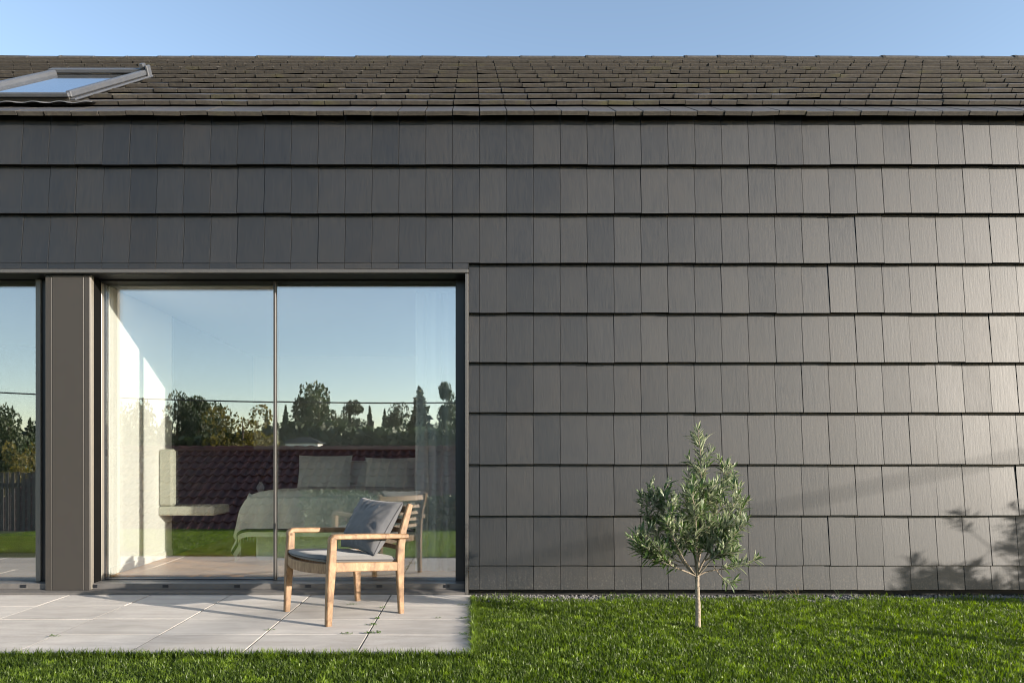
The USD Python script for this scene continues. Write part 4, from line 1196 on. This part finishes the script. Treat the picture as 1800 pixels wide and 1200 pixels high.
rf = obj('roof', cat_([hexa([npt(NX0, nrow * rowL, -0.12), npt(NX1, nrow * rowL, -0.12), npt(NX1, 0, -0.12), npt(NX0, 0, -0.12), npt(NX0, nrow * rowL, -0.02), npt(NX1, nrow * rowL, -0.02), npt(NX1, 0, -0.02), npt(NX0, 0, -0.02)])]), 'underlay', nb)
obj('pantiles', cat_(tiles), 'pantile', rf, smooth=50, kind='stuff')
for c in range(int((NX1 - NX0) / 0.35)):
    x0 = NX0 + c * 0.35
    p = np.array([[x0, NY, NZ + 0.0], [x0 + 0.04, NY, NZ + 0.006], [x0 + 0.38, NY, NZ - 0.01]])
    obj('ridge_tile', tube(p, [0.118, 0.118, 0.105], 10), 'pantile', rf, smooth=50)

def crown_cards(pts, size, seed):
    r = np.random.default_rng(seed)
    n = len(pts)
    d1 = r.normal(0, 1, (n, 3)); d1 /= np.linalg.norm(d1, axis=1, keepdims=True)
    d2 = np.cross(d1, r.normal(0, 1, (n, 3))); d2 /= np.linalg.norm(d2, axis=1, keepdims=True)
    s = 1.05 * size * r.uniform(0.5, 1.3, n)[:, None]
    V = np.stack([pts - d1 * s, pts + d2 * s * 0.6, pts + d1 * s, pts - d2 * s * 0.6], 1).reshape(-1, 3)
    o = np.arange(n)[:, None] * 4
    return V, np.concatenate([o + [[0, 1, 2]], o + [[0, 2, 3]]], 1).reshape(-1, 3)


# added hedge behind the camera, placed and sized to shade the mirrored grass
hr_ = np.random.default_rng(71)
hn = 18000
hxx, hyy, hzz = hr_.uniform(-3.2, 12.5, hn), hr_.uniform(-0.28, 0.28, hn), hr_.random(hn) ** 0.7
hedge = thing('garden_hedge', 'added clipped hedge behind the camera that shades the rear lawn', 'hedge', (0, -7.5, 0))
hb0 = ground_z(hxx, hyy * 0 - 7.5)
obj('foliage', crown_cards(np.stack([hxx, hyy * (1 + 0.15 * np.sin(hxx * 3)), hb0 + hzz * (0.92 + 0.06 * np.sin(hxx * 1.7))], -1), 0.05, 72), 'dark_foliage', hedge)
obj('stems', cat_([tube([[q, 0, float(ground_z(q, -7.5)) - 0.05], [q + 0.03, 0.02, float(ground_z(q, -7.5)) + 0.6]], [0.02, 0.008], 5) for q in np.arange(-3.0, 12.4, 0.45)]), 'tree_bark', hedge)

# slatted fence to the left
fx0, fx1, fy = -15.0, -8.25, -7.9
fence = thing('slat_fence', 'dark upright slat fence at the end of the lawn, mirrored in the left window', 'fence')
gz0 = float(ground_z(fx0, fy))
for xx in np.arange(fx0, fx1, 0.105):
    obj('slat', box(xx, xx + 0.07, fy, fy + 0.018, gz0 - 0.1, 0.78 + r6.normal(0, 0.008)), 'fence_wood', fence)
for zz in (gz0 + 0.2, 0.5):
    obj('rail', box(fx0, fx1, fy - 0.045, fy - 0.001, zz, zz + 0.07), 'fence_wood', fence)
for xx in np.arange(fx0, fx1 + 0.1, 2.2):
    obj('post', box(xx - 0.045, xx + 0.045, fy - 0.14, fy - 0.046, gz0 - 0.2, 0.8), 'fence_wood', fence)

# trees: one of each kind is built, the rest are copies
def broad_pts(seed, n=8500, flat=False):
    """points in a unit-height broadleaf crown (height 1, width 1)"""
    r = np.random.default_rng(seed)
    P = []
    nb_ = 60
    for i in range(nb_):
        a = r.uniform(0, 6.28); q = math.sqrt(r.random()); zc = r.uniform(0.14, 0.9)
        wid = 0.36 * math.sin(math.pi * min(1, (zc - 0.12) / 0.95)) ** 0.6
        c = np.array([math.cos(a) * q * wid, math.sin(a) * q * wid, zc])
        if flat:
            c[2] = 0.3 + 0.15 * r.integers(0, 5) + r.normal(0, 0.025)
            c[:2] *= 1.25 * (1.2 - c[2])
        k = n // nb_
        d = r.normal(0, 1, (k, 3)); d /= np.linalg.norm(d, axis=1, keepdims=True)
        rad = r.uniform(0.09, 0.19) * r.uniform(0.5, 1, (k, 1)) ** 0.4
        P.append(c + d * rad * ([1.1, 1.1, 0.35] if flat else [1, 1, 0.8]))
    return np.vstack(P)


def conifer_pts(seed, n=7500):
    r = np.random.default_rng(seed)
    z = 1 - r.random(n) ** 0.5 * 0.93
    layer = (z * 13) % 1.0
    a = r.uniform(0, 6.28, n)
    br = 0.24 * (1 - z) ** 0.8 * (0.65 + 0.35 * layer) * (0.8 + 0.35 * np.sin(a * 5 + np.floor(z * 13) * 2.3))
    q = np.sqrt(r.random(n))
    return np.stack([np.cos(a) * br * q, np.sin(a) * br * q, z - 0.04 * q], -1)


kinds = {'broadleaf_tree': ('dark_foliage', [broad_pts(1), broad_pts(2)], 0.022), 'golden_tree': ('ochre_foliage', [broad_pts(3, 9500)], 0.018),
         'conifer_tree': ('dark_foliage', [conifer_pts(4)], 0.02), 'cedar_tree': ('dark_foliage', [broad_pts(6, 8000, True)], 0.018)}
protos = {}


def tree(kind, px, top, wpx, D, label, group='trees mirrored beyond the neighbouring roof'):
    x, y = back_of(px, D)
    gz = float(ground_z(x, y))
    H = Z(top, D) - gz
    W = wpx * 1.35 * D / F
    if kind == 'conifer_tree':
        W = W / 0.48
    t = thing(kind, label, 'tree', (x, y, gz), (px * 37) % 360, group, scale=(W, W, H))
    if kind not in protos:
        mt_, pts, sz = kinds[kind]
        obj('trunk', tube([[0, 0, -0.02], [0.01, 0, 0.3], [0, 0.01, 0.6], [0, 0, 0.85]], [0.03, 0.024, 0.014, 0.004], 8), 'tree_bark', t, smooth=True)
        obj('crown', crown_cards(pts[0], sz, 9), mt_, t)
        protos[kind] = t
    else:
        t.GetReferences().AddInternalReference(protos[kind].GetPath())
        # the copy keeps its own placement and description
        t.SetInstanceable(True)
    return t


K, Bq, G, C = 'conifer_tree', 'broadleaf_tree', 'golden_tree', 'cedar_tree'
spec = [(Bq, 310, 692, 60, 62, 'broad dark tree with a ragged top at the left of the mirrored treeline'), (C, 348, 692, 75, 66, 'flat-topped cedar left of the golden tree'),
        (G, 425, 707, 120, 48, 'golden leafed round tree in front of the dark treeline'), (Bq, 372, 712, 80, 70, 'round dark tree between the cedar and the golden tree'),
        (K, 468, 714, 34, 75, 'pointed conifer just right of the golden tree'), (K, 502, 706, 40, 75, 'pointed conifer left of the tallest round tree'),
        (Bq, 560, 678, 100, 66, 'tallest round dark tree in the middle of the treeline'), (C, 622, 700, 62, 70, 'spreading cedar right of the tallest round tree'),
        (K, 650, 708, 40, 80, 'short conifer right of the spreading cedar'), (K, 676, 713, 36, 84, 'small far conifer in the dip of the treeline'),
        (Bq, 705, 712, 60, 80, 'low dark tree before the tall pair'), (K, 738, 672, 90, 66, 'wide tall conifer at the right of the treeline'),
        (C, 784, 668, 46, 66, 'narrow cedar at the far right of the treeline'), (Bq, 815, 690, 60, 75, 'dark tree behind the door frame'),
        (Bq, 15, 716, 70, 45, 'dark round tree at the far left window'), (K, 52, 728, 46, 50, 'dark conifer right in the left window'), (Bq, 95, 720, 80, 55, 'dark tree hidden by the clad post'),
        (Bq, 185, 708, 80, 60, 'dark tree mirrored over the sunlit wall'), (Bq, 245, 706, 70, 64, 'dark tree mirrored beside the sunlit wall'),
        (G, 40, 770, 70, 30, 'small golden tree low in the left window'), (Bq, -60, 700, 110, 50, 'dark tree left of the left window'), (Bq, -160, 690, 120, 55, 'large dark tree beyond the garden corner'),
        (Bq, 900, 690, 90, 75, 'dark tree right of the mirrored treeline'), (K, 970, 680, 60, 80, 'conifer right of the mirrored treeline'), (Bq, 1060, 700, 110, 85, 'round tree far right behind the garden')]
for s_ in spec:
    tree(*s_[:5], s_[5])

# dense lower wood that closes the gaps between the trunks
wr = np.random.default_rng(91)
wn = 26000
wx = wr.uniform(-75, 40, wn)
hh_ = (0.55 + 0.45 * meshkit.fbm(np.stack([wx * 0.22, wx * 0, wx * 0], -1), 3, 17)) * 8.2
wy = -52 - wr.uniform(0, 3.5, wn) - 1.5 * meshkit.noise(np.stack([wx * 0.3, wx * 0, wx * 0], -1), 3)
wz = -2.85 + hh_ * wr.random(wn) ** 0.8
obj('low_wood', crown_cards(np.stack([wx, wy, wz], -1), 0.42, 92), 'dark_foliage', label='dense dark low wood closing the garden view, mirrored in the glass', cat='wood', kind='stuff')
# a pale house in the distance
hx, hy = back_of(535, 46)
gz = float(ground_z(hx, hy))
ph = thing('distant_house', 'small pale-roofed house before the wood, mirrored in the door', 'house', (hx, hy, gz))
e_, rdg = Z(779, 46) - gz, Z(768, 46) - gz
obj('wall', box(-1.05, 1.05, -0.8, 0.8, 0, e_), 'render_wall', ph)
obj('roof', (np.array([[-1.25, 1.0, e_], [1.25, 1.0, e_], [1.25, -1.0, e_], [-1.25, -1.0, e_], [-0.4, 0, rdg], [0.4, 0, rdg]]), np.array([[0, 5, 1], [0, 4, 5], [2, 4, 3], [2, 5, 4], [1, 5, 2], [0, 3, 4], [0, 1, 2], [0, 2, 3]])), 'shed_roof', ph)
